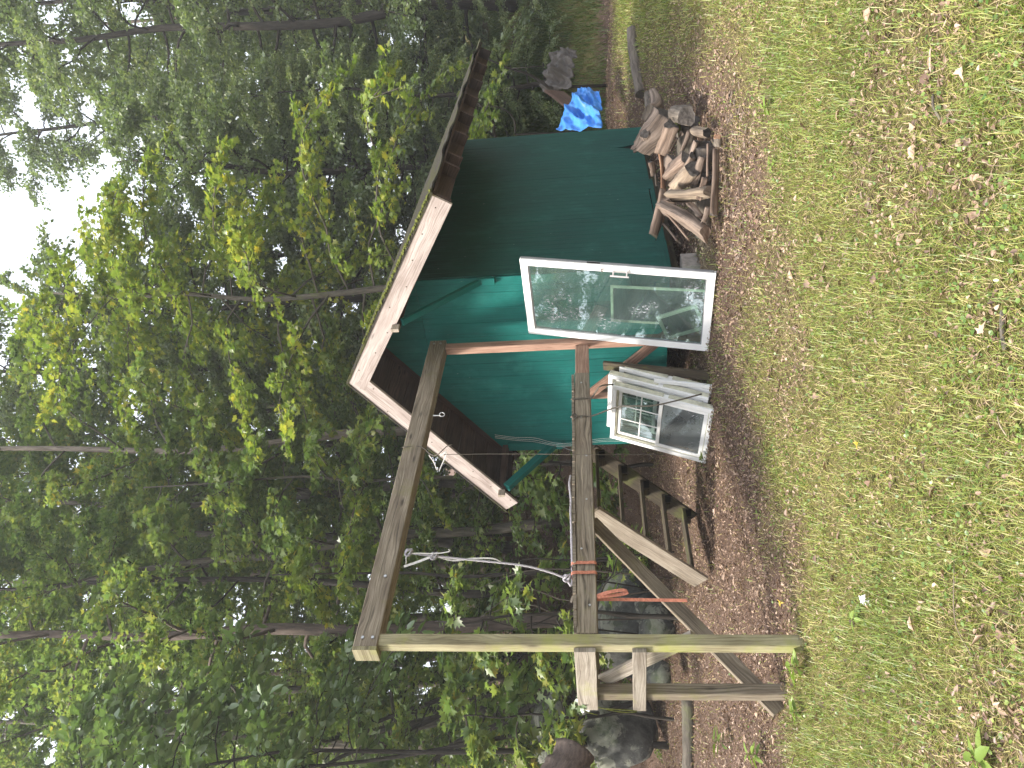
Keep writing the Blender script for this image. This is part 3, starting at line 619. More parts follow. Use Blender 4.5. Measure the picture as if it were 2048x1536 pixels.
# ropes, straps and hooks on the platform
def line(name, ctrl, r, m, label, cat, n=24, sides=6, group=None):
    mb = MB(); mb.sm = True; tube(mb, curve_pts(ctrl, n), r, sides); o = build(name, mb, M[m]); return tag(o, label, cat, group)
def strap(name, ctrl, w, m, label, cat, side, n=20, parent=None):
    mb = MB(); P = curve_pts(ctrl, n); s = nrm(side)
    for p in P: mb.v += [p - s * w / 2, p + s * w / 2]
    nv = len(mb.v); k = nrm(np.cross(P[-1] - P[0], s)) * .0016; mb.v += [v + k for v in mb.v]
    for i in range(len(P) - 1):
        a = 2 * i; q = (a, a + 1, a + 3, a + 2); mb.face(q, ((0, 0),) * 4); mb.face(tuple(nv + x for x in q[::-1]), ((0, 0),) * 4)
        mb.face((a, a + 2, nv + a + 2, nv + a), ((0, 0),) * 4); mb.face((a + 1, nv + a + 1, nv + a + 3, a + 3), ((0, 0),) * 4)
    o = build(name, mb, M[m], parent); return o if parent else tag(o, label, cat)
def ropes():
    t = thing('swing_rope', 'white and grey twisted rope hanging slack from the high beam to the deck edge', 'rope', W(-3.2, .72, 1.53))
    P = [at(818, 1106, 6.42), at(850, 1110, 6.44), at(935, 1119, 6.46), at(1040, 1130, 6.47), at(1095, 1143, 6.47), at(1133, 1157, 6.46)]
    mb = MB(); mb.sm = True; tube(mb, curve_pts(P, 40), .0085, 8); build('rope', mb, M['rope'], t)
    P2 = [at(1133, 1157, 6.46), at(1144, 1165, 6.44), W(-3.15, .70, 1.535), W(-2.95, .69, 1.540), W(-2.80, .70, 1.537), W(-2.62, .69, 1.55), W(-2.5, .70, 1.54)]
    mb = MB(); mb.sm = True; tube(mb, curve_pts(P2, 40), .011, 8); build('rope_tail', mb, M['rope'], t)
    for c in (at(868, 1112, 6.44), at(1134, 1156, 6.45), at(817, 1105, 6.42)):
        mb = MB(); mb.sm = True; Q = [c + np.array([math.cos(a * 1.1) * .026, math.sin(a * 1.7) * .02, math.sin(a) * .03]) for a in np.linspace(0, 12, 26)]; tube(mb, Q, .009, 6); build('knot', mb, M['rope'], t)
    strap('webbing', [at(808, 1133, 6.42), at(835, 1124, 6.43), at(868, 1111, 6.44)], .022, 'whiteline', None, None, np.array([.6, .5, .3]), 10, t)
    strap('webbing', [at(868, 1111, 6.45), at(905, 1121, 6.46), at(945, 1117, 6.48), at(985, 1117, 6.5), at(1002, 1124, 6.5)], .016, 'whiteline', None, None, np.array([.5, .6, .3]), 18, t)
    mb = MB(); mb.sm = True; tube(mb, curve_pts([at(812, 1128, 6.42), at(818, 1108, 6.42), at(870, 1107, 6.42), at(898, 1103, 6.42), at(897, 1098, 6.42)], 20), .005, 6); build('thin_cord', mb, M['whiteline'], t)
    # orange ratchet webbing round the deck beam
    o = thing('orange_strap', 'faded orange webbing strap looped round the deck beam with a long hanging tail', 'strap', W(-3.45, .7, 1.5))
    e1, e2 = -3.60, -3.50
    for e, dz in ((e1, .0), (e2, .0)):
        strap('webbing', [W(e, .80, 1.53), W(e, .705, 1.532), W(e, .700, 1.42), W(e, .705, 1.335), W(e, .80, 1.33)], .03, 'orange', None, None, EV, 16, o)
    strap('webbing_loop', [at(1192, 1193, 6.15), at(1215, 1185, 6.12), at(1245, 1180, 6.1), at(1256, 1184, 6.08), at(1240, 1189, 6.1), at(1195, 1194, 6.12)], .034, 'orange', None, None, np.array([.5, .75, .25]), 22, o)
    strap('webbing_tail', [at(1192, 1199, 6.18), at(1240, 1199, 6.15), at(1310, 1200, 6.12), at(1374, 1201, 6.06)], .026, 'orange', None, None, np.array([.75, .4, .2]), 12, o)
    strap('webbing_end', [at(1152, 1190, 6.2), at(1145, 1194, 6.2), at(1142, 1205, 6.2)], .018, 'cord', None, None, np.array([.3, .3, .8]), 8, o)
    # dark cords dropping over the stacked windows
    line('dark_cord', [W(-1.38, .71, 1.535), W(-1.38, .70, 1.42), W(-1.37, .705, 1.32), at(1200, 773, 7.85), at(1226, 769, 8.05)], .0085, 'cord', 'short dark cord hanging from the deck beam to the top of the stacked windows', 'cord')
    line('dark_cord', [W(-1.66, .71, 1.54), W(-1.66, .70, 1.42), W(-1.66, .705, 1.32), at(1240, 813, 7.62), at(1300, 812, 7.58), at(1350, 802, 7.6), at(1403, 788, 7.75)], .0085, 'cord', 'long dark cord hanging across the panes of the front stacked window', 'cord')
    mb = MB(); mb.sm = True; c = W(-1.66, .70, 1.50); tube(mb, [c + np.array([math.cos(a), math.sin(a * 1.3), math.sin(a)]) * .024 for a in np.linspace(0, 11, 24)], .007, 6); tag(build('cord_knot', mb, M['cord']), 'knotted cord end on the top edge of the deck beam above the windows', 'knot')
    # strap and hook slung under the high beam
    h = thing('beam_sling', 'worn white strap tied round the high beam near the shed roof', 'strap', at(905, 912, 7.1))
    strap('webbing', [at(880, 912, 7.1), at(893, 905, 7.1), at(878, 942, 7.1)], .02, 'whiteline', None, None, np.array([.9, .2, .1]), 10, h)
    for P in ([W(-2.06, .68, 3.21), W(-2.06, .68, 3.02), at(868, 912, 7.05), at(893, 893, 7.05), at(905, 889, 7.05)], [at(858, 910, 7.05), at(868, 925, 7.05), at(874, 940, 7.05), at(876, 935, 7.05)]):
        mb = MB(); mb.sm = True; tube(mb, curve_pts(P, 14), .005, 5); build('cord', mb, M['cord' if P[0][2] > 3 else 'whiteline'], h)
    line('hanging_wire', [at(888, 909, 7.1), at(970, 908, 7.11), at(1060, 908, 7.12), at(1150, 909, 7.13), at(1240, 909, 7.4), at(1330, 909, 7.6)], .0032, 'cord', 'thin straight wire hanging from the sling past the deck beam to the ground', 'wire', 18, 4)
    k = thing('eye_hook', 'steel eye bolt with a small clip under the high beam', 'hook', at(878, 830, 7.55))
    mb = MB(); tube(mb, [at(866, 831, 7.55), at(878, 831, 7.55)], .006, 6); build('shank', mb, M['metal'], k)
    mb = MB(); mb.sm = True; c = at(884, 829, 7.55); tube(mb, [c + (np.array([1, 0, 0]) * math.cos(a) * .02 + ZV * math.sin(a) * .026) for a in np.linspace(0, 6.28, 14)], .005, 5); build('ring', mb, M['metal'], k)
    # pale telephone wires at the corner of the shed
    w = thing('cable_bundle', 'loose pale cables stapled down the left corner of the teal gable', 'cable', W(-.06, 2.6, 1.5))
    for o_ in (0, .03, .055):
        P = [W(-.05, 2.38 + o_, 2.62), W(-.05, 2.44 + o_, 2.35 + R(-.03, .03)), W(-.05, 2.46 + o_ * R(.5, 1.6), 2.1), W(-.13, 2.48 + o_, 1.85), W(-.13, 2.5 + o_, 1.62 + R(-.05, .05)), W(-.06, 2.5 + o_, 1.2), W(-.05, 2.53 + o_, .8)]
        mb = MB(); mb.sm = True; tube(mb, curve_pts(P, 30), .0021, 5); build('cable', mb, M['whiteline'], w)
    mb = MB(); mb.sm = True; tube(mb, curve_pts([W(-.08, 2.60, 1.75), W(-.10, 2.66, 1.60), W(-.1, 2.62, 1.45), W(-.08, 2.72, 1.3), W(-.08, 2.9, 1.15)], 24), .006, 5); build('cable', mb, M['vinyl_grey'], w)
ropes()

# ------------------------------------------------------------------ leaning glass door and stacked windows
class Frame:
    """a leaning rectangle: o = bottom-left corner seen from the lawn, x to the right, y up the slope, n towards the lawn"""
    def __init__(s, o, x, y): s.o = np.asarray(o, float); s.x = nrm(x); s.n = nrm(np.cross(s.x, y)); s.y = np.cross(s.n, s.x)
    def p(s, a, b, c=0.0): return s.o + s.x * a + s.y * b + s.n * c
    def bar(s, mb, a0, b0, a1, b1, w, t, c=0.0, ch=.004):
        d = np.array([a1 - a0, b1 - b0]); side = s.x * (-d[1]) + s.y * d[0]; board(mb, s.p(a0, b0, c), s.p(a1, b1, c), w, t, side, ch)
    def rect(s, mb, a0, b0, a1, b1, w, t, c=0.0, ch=.004):
        h = w / 2
        s.bar(mb, a0 + h, b0, a0 + h, b1, w, t, c, ch); s.bar(mb, a1 - h, b0, a1 - h, b1, w, t, c, ch)
        s.bar(mb, a0 + w, b0 + h, a1 - w, b0 + h, w, t, c, ch); s.bar(mb, a0 + w, b1 - h, a1 - w, b1 - h, w, t, c, ch)
    def sheet(s, mb, a0, b0, a1, b1, c, t=.005):
        b = len(mb.v); mb.v += [s.p(*q) for q in ((a0, b0, c), (a1, b0, c), (a1, b1, c), (a0, b1, c), (a0, b0, c - t), (a1, b0, c - t), (a1, b1, c - t), (a0, b1, c - t))]
        uv = ((b0, a0), (b0, a1), (b1, a1), (b1, a0))
        for f in ((0, 1, 2, 3),): mb.face(tuple(b + i for i in f), uv)
def door():
    a = W(-.646, .699, .028); b = W(-.774, -.359, .0355); top = W(-.198, .659, 2.013); y = top - a
    F = Frame(a, b - a, y); Wd = float(np.dot(b - a, F.x)); H = 2.035
    t = thing('patio_door', 'white framed sliding glass patio door panel leaning on the platform post', 'door', (a + b) / 2)
    mb = MB(); F.rect(mb, 0, 0, Wd, H, .082, .045); build('door_frame', mb, M['vinyl'], t)
    mb = MB(); F.rect(mb, .082, .082, Wd - .082, H - .082, .012, .03, -.006, .002); build('glazing_seal', mb, M['vinyl_grey'], t)
    mb = MB(); F.sheet(mb, .09, .09, Wd - .09, H - .09, .004); build('pane', mb, M['glass_door'], t)
    mb = MB(); F.bar(mb, Wd + .004, .02, Wd + .004, H - .01, .010, .034, -.004, .002); build('edge_channel', mb, M['vinyl_grey'], t)
    mb = MB(); F.bar(mb, Wd - .050, .86, Wd - .050, 1.05, .034, .012, .029, .003); h = build('handle', mb, M['handle'], t)
    mb = MB(); 
    for q in (.885, 1.025): board(mb, F.p(Wd - .055, q, .03), F.p(Wd - .085, q, .075), .014, .014, F.y)
    board(mb, F.p(Wd - .088, .86, .078), F.p(Wd - .088, 1.055, .078), .016, .018, F.x, .005); build('grip', mb, M['handle'], h)
    mb = MB(); F.bar(mb, Wd - .045, 1.13, Wd - .045, 1.205, .026, .010, .028, .003); k = build('lock', mb, M['handle'], t)
    mb = MB(); board(mb, F.p(Wd - .045, 1.15, .034), F.p(Wd - .068, 1.142, .05), .012, .01, F.y); build('thumb_turn', mb, M['cord'], k)
    mb = MB(); F.bar(mb, Wd + .010, 1.17, Wd + .010, 1.31, .006, .018, .004, .001); build('latch_slot', mb, M['black'], t)
    # old screen and a broken sash standing behind the door
    a2 = W(-.33, .60, .03); b2 = W(-.36, .10, .03); F2 = Frame(a2, b2 - a2, W(-.13, .56, 1.2) - a2); W2 = float(np.dot(b2 - a2, F2.x))
    s = thing('insect_screen', 'beige framed insect screen standing behind the glass of the leaning door', 'screen', (a2 + b2) / 2)
    mb = MB(); F2.rect(mb, 0, 0, W2, 1.05, .032, .02); build('screen_frame', mb, M['vinyl_dirty'], s)
    mb = MB(); F2.sheet(mb, .03, .03, W2 - .03, 1.02, .002, .002); build('mesh', mb, M['screen'], s)
    a3 = W(-.47, .52, .03); F3 = Frame(a3, W(-.47, .18, .17) - a3, W(-.42, .66, .42) - a3)
    s = thing('window_sash', 'small white sash tipped sideways behind the leaning glass door', 'window', a3)
    mb = MB(); F3.rect(mb, 0, 0, .34, .46, .04, .03); build('sash_frame', mb, M['vinyl_dirty'], s)
    mb = MB(); F3.sheet(mb, .04, .04, .30, .42, 0); build('pane', mb, M['screen'], s)
door()
def window_unit(o, x, y, Wd, H, label, front=True, dirty='vinyl', grid=True):
    F = Frame(o, x, y); t = thing('vinyl_window', label, 'window', F.p(Wd / 2, 0), 'old windows stacked under the platform')
    mb = MB(); F.rect(mb, 0, 0, Wd, H, .052, .075, 0); build('window_frame', mb, M['vinyl'], t)
    mb = MB(); F.rect(mb, .052, .052, Wd - .052, H - .052, .014, .055, -.006, .002); build('sash_track', mb, M['vinyl_dirty'], t)
    mb = MB(); F.bar(mb, -.006, .01, -.006, H - .01, .010, .05, -.01, .002); F.bar(mb, Wd + .006, .01, Wd + .006, H * .45, .012, .055, -.01, .002); F.bar(mb, Wd + .006, H * .50, Wd + .006, H - .01, .012, .055, -.01, .002); build('nailing_fin', mb, M[dirty], t)
    hm = H * .50
    for nm, b0, b1, c in (('upper_sash', hm - .03, H - .065, -.016), ('lower_sash', .062, hm + .03, .014)):
        a0, a1 = .066, Wd - .066
        mb = MB(); F.rect(mb, a0, b0, a1, b1, .042, .026, c); s = build(nm, mb, M['vinyl'], t)
        up = nm == 'upper_sash'
        mb = MB(); F.sheet(mb, a0 + .04, b0 + .04, a1 - .04, b1 - .04, c); build('pane', mb, M['glass' if up else 'glass_film'], s)
        if up and grid:
            for q in (1 / 3, 2 / 3):
                mb = MB(); xx = a0 + .042 + (a1 - a0 - .084) * q; F.bar(mb, xx, b0 + .042, xx, b1 - .042, .015, .012, c, .003); build('muntin', mb, M['vinyl'], s)
            mb = MB(); yy = (b0 + b1) / 2; F.bar(mb, a0 + .042, yy, a1 - .042, yy, .015, .0125, c, .003); build('muntin', mb, M['vinyl'], s)
        if not up:
            mb = MB(); F.bar(mb, Wd / 2 - .03, b1 - .01, Wd / 2 + .03, b1 - .01, .016, .012, c + .018, .003); build('sash_lock', mb, M['vinyl'], s)
    if front:
        mb = MB()
        for k in range(40):
            a = R(0, Wd); mb2 = R(.012, .03); board(mb, F.p(a, -.002, .03), F.p(a + R(-.01, .01), -.004, .03 + mb2), R(.012, .03), R(.006, .014), F.x, .002)
        build('torn_flange', mb, M['vinyl'], t)
    return t
def windows():
    a, b, top = W(-1.067, 1.985, .038), W(-1.127, 1.133, -.005), W(-.663, 1.903, 1.11); X_w = nrm(b - a); F0 = Frame(a, X_w, top - a)
    def put(dx, dy, dn, tilt, Wd, H, label, front=False, dirty='vinyl_dirty', grid=True):
        o = F0.p(dx, dy, dn); x = F0.x * math.cos(tilt) + F0.y * math.sin(tilt); y = -F0.x * math.sin(tilt) + F0.y * math.cos(tilt) + F0.n * (.10 * dn)
        window_unit(o, x, y, Wd, H, label, front, dirty, grid)
    put(0, 0, 0, 0, .856, 1.15, 'front white sash window of the leaning stack, six small panes over a filmed lower pane', True)
    put(.07, .09, -.105, .012, .84, 1.14, 'second white window of the stack, peeping out above and to the right of the front one')
    put(.125, .05, -.20, -.005, .82, 1.10, 'third window of the stack, its mildewed side fin showing next to a plank', False, 'vinyl_dirty', False)
    t = MB(); board(t, W(-.80, .93, .03), W(-.47, .98, 1.17), .11, .045, GV, .004, 4, .002); tag(build('leaning_plank', t, M['stairwood'], None), 'brown weathered plank leaning behind the right side of the stacked windows', 'plank')
    t = MB(); board(t, W(-.93, .985, .0), W(-.76, 1.0, .62), .05, .03, GV, .004); tag(build('trim_strip', t, M['vinyl'], None), 'thin white trim strip standing between the window stack and the plank', 'trim')
windows()

# ------------------------------------------------------------------ firewood pile
PROF = {
    'round': [(math.cos(a), math.sin(a)) for a in np.linspace(0, 2 * math.pi, 15)[:-1]],
    'half': [(-1, -.35), (-.5, -.42), (0, -.38), (.5, -.42), (1, -.35), (.93, .05), (.7, .42), (.35, .62), (0, .68), (-.35, .62), (-.7, .42), (-.93, .05)],
    'wedge': [(-.95, -.55), (-.4, -.62), (.3, -.6), (.95, -.5), (.98, -.1), (.75, .2), (.35, .55), (.0, .8), (-.25, .5), (-.6, .05)],
    'slab': [(-1, -.22), (-.4, -.28), (.3, -.24), (1, -.2), (1.02, .1), (.5, .26), (-.2, .22), (-.98, .2)],
}
def wood_chunk(name, p0, p1, r, prof, mats, label=None, twist=0.0, taper=1.0, bow=0.0, rough=.07, rings=9, roll=0.0, parent=None, bulge=None, cat='firewood'):
    mb = MB(); p0 = np.asarray(p0, float); p1 = np.asarray(p1, float); d, s, n = ring_frame(p1 - p0, np.cross(p1 - p0, [0.1, -.3, 1])); L = np.linalg.norm(p1 - p0)
    pr = PROF[prof]; m = len(pr); jit = [R(1 - rough, 1 + rough) for _ in pr]; ph = [R(0, 6.3) for _ in pr]; U, V = R(0, 50), R(0, 9)
    for k in range(rings):
        u = k / (rings - 1); rr = r * (1 + (taper - 1) * u); a = roll + twist * u
        if bulge: rr *= 1 + bulge * math.exp(-((u - .5) / .22) ** 2)
        c = p0 + d * L * u + n * bow * math.sin(u * math.pi) * L
        for i, (x, y) in enumerate(pr):
            q = rr * jit[i] * (1 + rough * 1.1 * math.sin(ph[i] + u * 5) + R(-.05, .05))
            xx, yy = x * math.cos(a) - y * math.sin(a), x * math.sin(a) + y * math.cos(a)
            slant = R(-.012, .012) * (k in (0, rings - 1))
            mb.v.append(c + (s * xx + n * yy) * q + d * slant)
    for k in range(rings - 1):
        for i in range(m):
            j = (i + 1) % m; A = k * m; B = A + m; w = 2.2 * math.pi * r / m
            mb.face((A + i, A + j, B + j, B + i), ((U + L * k / (rings - 1), V + w * i), (U + L * k / (rings - 1), V + w * (i + 1)), (U + L * (k + 1) / (rings - 1), V + w * (i + 1)), (U + L * (k + 1) / (rings - 1), V + w * i)))
    for A, rev in ((0, True), ((rings - 1) * m, False)):
        idx = [A + i for i in range(m)]; uv = [(U + pr[i][0] * r, V + pr[i][1] * r) for i in range(m)]
        if rev: idx.reverse(); uv.reverse()
        mb.face(tuple(idx), tuple(uv), 1)
    mb.sm = True
    o = build(name, mb, [M[mats[0]], M[mats[1]]], parent); me = o.data
    return o if parent else tag(o, label, cat, 'firewood dumped against the shed wall')
def zx6(x, y, d): return at(1180 + x * .2343, 150 + y * .2343, d)
def firewood():
    # the gnarled crotch log at the back right of the pile
    a, b = zx6(645, 335, 8.75), zx6(450, 640, 9.0)
    t = thing('gnarled_log', 'thick gnarled forked log with a sawn face, topmost at the right of the pile', 'firewood', (a + b) / 2, 'firewood dumped against the shed wall')
    wood_chunk('log_body', a, b, .15, 'round', ('split_grey', 'cutend'), None, .5, .80, .06, .13, 12, 0, t, .16)
    c = zx6(500, 565, 8.93); wood_chunk('branch_stub', c, c + nrm(np.array([.25, -1, .35])) * .17, .070, 'round', ('split_grey', 'cutend'), None, .2, .75, 0, .1, 6, 0, t)
    wood_chunk('fork_limb', zx6(520, 500, 9.05), zx6(372, 640, 9.2), .070, 'round', ('split_grey', 'split_grey'), None, .4, .55, .06, .14, 8, 0, t)
    wood_chunk('root_flare', zx6(520, 330, 8.85), zx6(540, 150, 9.35), .10, 'round', ('split_grey', 'bark_log'), None, .4, .5, .1, .12, 8, 0, t)
    S = [
        # x0, y0, d0, x1, y1, d1, r, profile, mats, roll, taper, bow, label
        (690, 425, 8.30, 615, 665, 8.55, .100, 'wedge', ('split', 'cutend'), .6, .9, .04, 'broad pale split billet propped on the left flank of the gnarled log'),
        (742, 330, 8.60, 825, 346, 8.14, .095, 'round', ('bark_log', 'cutend'), 0, 1, 0, 'short round log with its dark cracked sawn end facing the lawn'),
        (602, 655, 8.60, 628, 985, 8.50, .042, 'slab', ('split_red', 'split_red'), .9, .8, .02, 'long orange-brown split stick lying level along the top of the pile'),
        (815, 705, 8.00, 650, 860, 8.45, .090, 'wedge', ('split', 'cutend'), 2.1, .85, 0, 'blocky split billet with a dark wedge-shaped end below the orange stick'),
        (875, 690, 7.90, 685, 985, 8.30, .052, 'wedge', ('split_grey', 'cutend'), .4, .8, .03, 'narrow three-sided split billet with a dark top end leaning left'),
        (880, 800, 7.82, 750, 935, 8.15, .082, 'round', ('split_pale', 'cutend'), 0, 1.05, 0, 'round yellow-barked log with a grey cut face in the middle of the pile'),
        (960, 700, 7.75, 890, 940, 7.95, .048, 'wedge', ('split_grey', 'cutend'), 1.2, .9, 0, 'thin grey split piece under the round yellow-barked log'),
        (690, 1035, 7.98, 1015, 1005, 7.62, .092, 'half', ('split_pale', 'split_pale'), 1.2, .92, .03, 'big pale split billet standing almost upright at the front of the pile'),
        (1072, 640, 7.42, 1048, 1195, 7.36, .044, 'wedge', ('split', 'cutend'), .3, 1.0, .01, 'long straight split rail lying flat on the grass in front of the pile'),
        (1005, 590, 7.62, 1000, 870, 7.60, .036, 'slab', ('split', 'split'), .5, .9, 0, 'short split stick lying behind the long rail on the grass'),
        (640, 985, 8.28, 545, 1375, 8.30, .068, 'slab', ('split', 'split'), 1.2, 1.1, .03, 'flat split plank lying against the teal wall at the left of the pile'),
        (615, 1125, 8.02, 985, 1350, 7.60, .098, 'half', ('split_grey', 'split'), .9, 1.1, .05, 'large knotted grey billet with a swirled face at the left front of the pile'),
        (590, 1110, 8.10, 835, 1400, 7.85, .045, 'slab', ('split', 'split'), 1.0, .9, .02, 'thin split slat tucked under the knotted grey billet'),
        (640, 1280, 8.35, 755, 1425, 8.20, .048, 'slab', ('split_grey', 'split_grey'), .9, .9, 0, 'short grey slat at the bottom left of the pile'),
        (850, 1110, 7.85, 955, 1215, 7.70, .050, 'half', ('split_grey', 'split'), .8, .9, 0, 'stubby grey chunk between the pale upright billet and the knotted one'),
        (890, 480, 8.05, 1000, 495, 7.72, .046, 'round', ('split_pale', 'black'), 0, 1, 0, 'small hollow-ended round log at the right front of the pile'),
        (1095, 600, 7.42, 1085, 530, 7.35, .036, 'round', ('bark_log', 'split_red'), 0, 1, 0, 'tiny round offcut with a reddish end beyond the long rail'),
        (845, 480, 8.20, 780, 640, 8.30, .045, 'half', ('split_grey', 'split_grey'), .6, .9, .03, 'weathered grey stick sloping between the sawn log and the blocky billet'),
        (745, 540, 8.45, 690, 645, 8.50, .030, 'slab', ('split', 'split'), .6, .9, 0, 'small flat splinter lying beside the broad pale billet'),
        (520, 740, 8.75, 545, 850, 8.80, .055, 'half', ('split', 'cutend'), .6, .9, 0, 'short pale chunk under the gnarled log by the torn siding'),
        (560, 850, 8.72, 568, 945, 8.72, .030, 'slab', ('split_grey', 'split'), .6, .9, 0, 'thin grey offcut between the orange stick and the teal wall'),
        (700, 700, 8.32, 660, 800, 8.42, .060, 'wedge', ('split_grey', 'cutend'), 1.7, .9, 0, 'grey wedge jammed between the blocky billet and the orange stick'),
        (905, 560, 7.95, 850, 690, 8.05, .050, 'half', ('split_grey', 'cutend'), .3, .9, .02, 'bark-backed half log lying above the short stick behind the long rail'),
        (985, 880, 7.62, 930, 1060, 7.72, .042, 'wedge', ('split', 'cutend'), .8, .9, 0, 'short split piece poking out under the pale upright billet'),
        (720, 1060, 8.15, 600, 1090, 8.30, .060, 'wedge', ('split', 'split'), .8, .9, 0, 'stubby split chunk at the head of the pale upright billet'),
        (1010, 1130, 7.52, 965, 1260, 7.55, .040, 'half', ('split_grey', 'split_grey'), .8, .9, 0, 'small grey chunk on the ground beside the end of the long rail'),
        (700, 300, 8.75, 660, 420, 8.70, .060, 'slab', ('split_grey', 'cutend'), .4, .9, 0, 'dark-ended slab leaning on the gnarled log beside the sawn log'),
        (745, 430, 8.50, 770, 500, 8.42, .045, 'half', ('moss', 'split_grey'), .6, .9, 0, 'mossy green stub between the sawn round log and the broad billet'),
    ]
    for x0, y0, d0, x1, y1, d1, r, pf, ms, roll, tp, bow, lab in S:
        wood_chunk('firewood_log', zx6(x0, y0, d0), zx6(x1, y1, d1), r, pf, ms, lab, R(-.35, .35), tp, bow, .12, 10, roll)
    # hidden lower layer that carries the visible pieces
    n = 0
    for lab, X, Y, d, r in (('buried log at the bottom of the pile under the blocky billet', 1392, 330, 8.15, .10), ('buried log at the bottom of the pile under the pale upright billet', 1385, 385, 8.25, .11),
                      ('buried log at the bottom of the pile under the knotted grey billet', 1385, 440, 8.15, .09), ('buried log at the bottom right of the pile under the gnarled log', 1372, 275, 8.75, .12)):
        c = gnd(at(X, Y, d), r * .8); wood_chunk('firewood_log', c - GV * .22 + EV * R(-.1, .1), c + GV * .22 + EV * R(-.1, .1), r, 'round', ('bark_log', 'cutend'), lab, 0, .95, 0, .07, 6)
firewood()
def chips():
    mb = MB()
    for k in range(420):
        X, Y = R(1375, 1465), R(170, 520); p = at(X, Y, 8); k_ = ray(X, Y); d = (CAMZ - .03) / max(.05, -k_[2]) * k_[1]
        if not 6.6 < d < 9.2: continue
        p = gnd(at(X, Y, d), R(.005, .02)); a = R(0, 6.28); L_ = R(.02, .09); v = np.array([math.cos(a), math.sin(a), R(-.15, .25)]) * L_
        board(mb, p, p + v, R(.008, .03), R(.003, .008), np.array([-v[1], v[0], 0.001]), .001)
    tag(build('bark_chips', mb, M['split_grey']), 'bark chips and splinters strewn round the firewood', 'chips', None, 'stuff')
chips()

# ------------------------------------------------------------------ tarpaulins, sheet, stones, logs beyond the shed
def crumple(name, quad, nx, ny, amp, m, label, cat, seed, thick=.004):
    """a wrinkled sheet heaped over quad (four corner points); rises and folds"""
    rng = np.random.default_rng(seed); a, b, c, d = [np.asarray(q, float) for q in quad]
    u, v = np.meshgrid(np.linspace(0, 1, nx), np.linspace(0, 1, ny)); u = u.ravel(); v = v.ravel()
    P = (a[None] * ((1 - u) * (1 - v))[:, None] + b[None] * (u * (1 - v))[:, None] + c[None] * (u * v)[:, None] + d[None] * ((1 - u) * v)[:, None])
    h = np.zeros(len(u))
    for k in range(9):
        th = rng.uniform(0, 6.28); fq = rng.uniform(3, 9); ph = rng.uniform(0, 6.28); w = np.sin((u * math.cos(th) + v * math.sin(th)) * fq + ph + 1.4 * np.sin(v * 5 + u * 4 + k))
        h += (1 - np.abs(w)) ** 1.5 * amp * 6 / (fq + 3)
    nn = nrm(np.cross(b - a, d - a)); nn = nn if nn[1] < 0 else -nn
    edge = 1 - .6 * np.maximum(np.abs(u - .5), np.abs(v - .5)) * 2
    P = P + nn[None] * (h * edge)[:, None] + rng.normal(0, amp * .02, P.shape); zt_ = terrain(P[:, 0], P[:, 1]); P[:, 2] = np.maximum(P[:, 2], zt_ + .005)
    i = np.arange((nx - 1) * (ny - 1)); q = i // (nx - 1) * nx + i % (nx - 1); F4 = np.stack([q, q + 1, q + nx + 1, q + nx], 1)
    org = np.array([P[:, 0].mean(), P[:, 1].mean(), P[:, 2].min()]); me = np_mesh(name, P - org, F4, None, True)
    o = link_mesh(name, me, m, None, org); so = o.modifiers.new('thickness', 'SOLIDIFY'); so.thickness = thick
    return tag(o, label, cat)
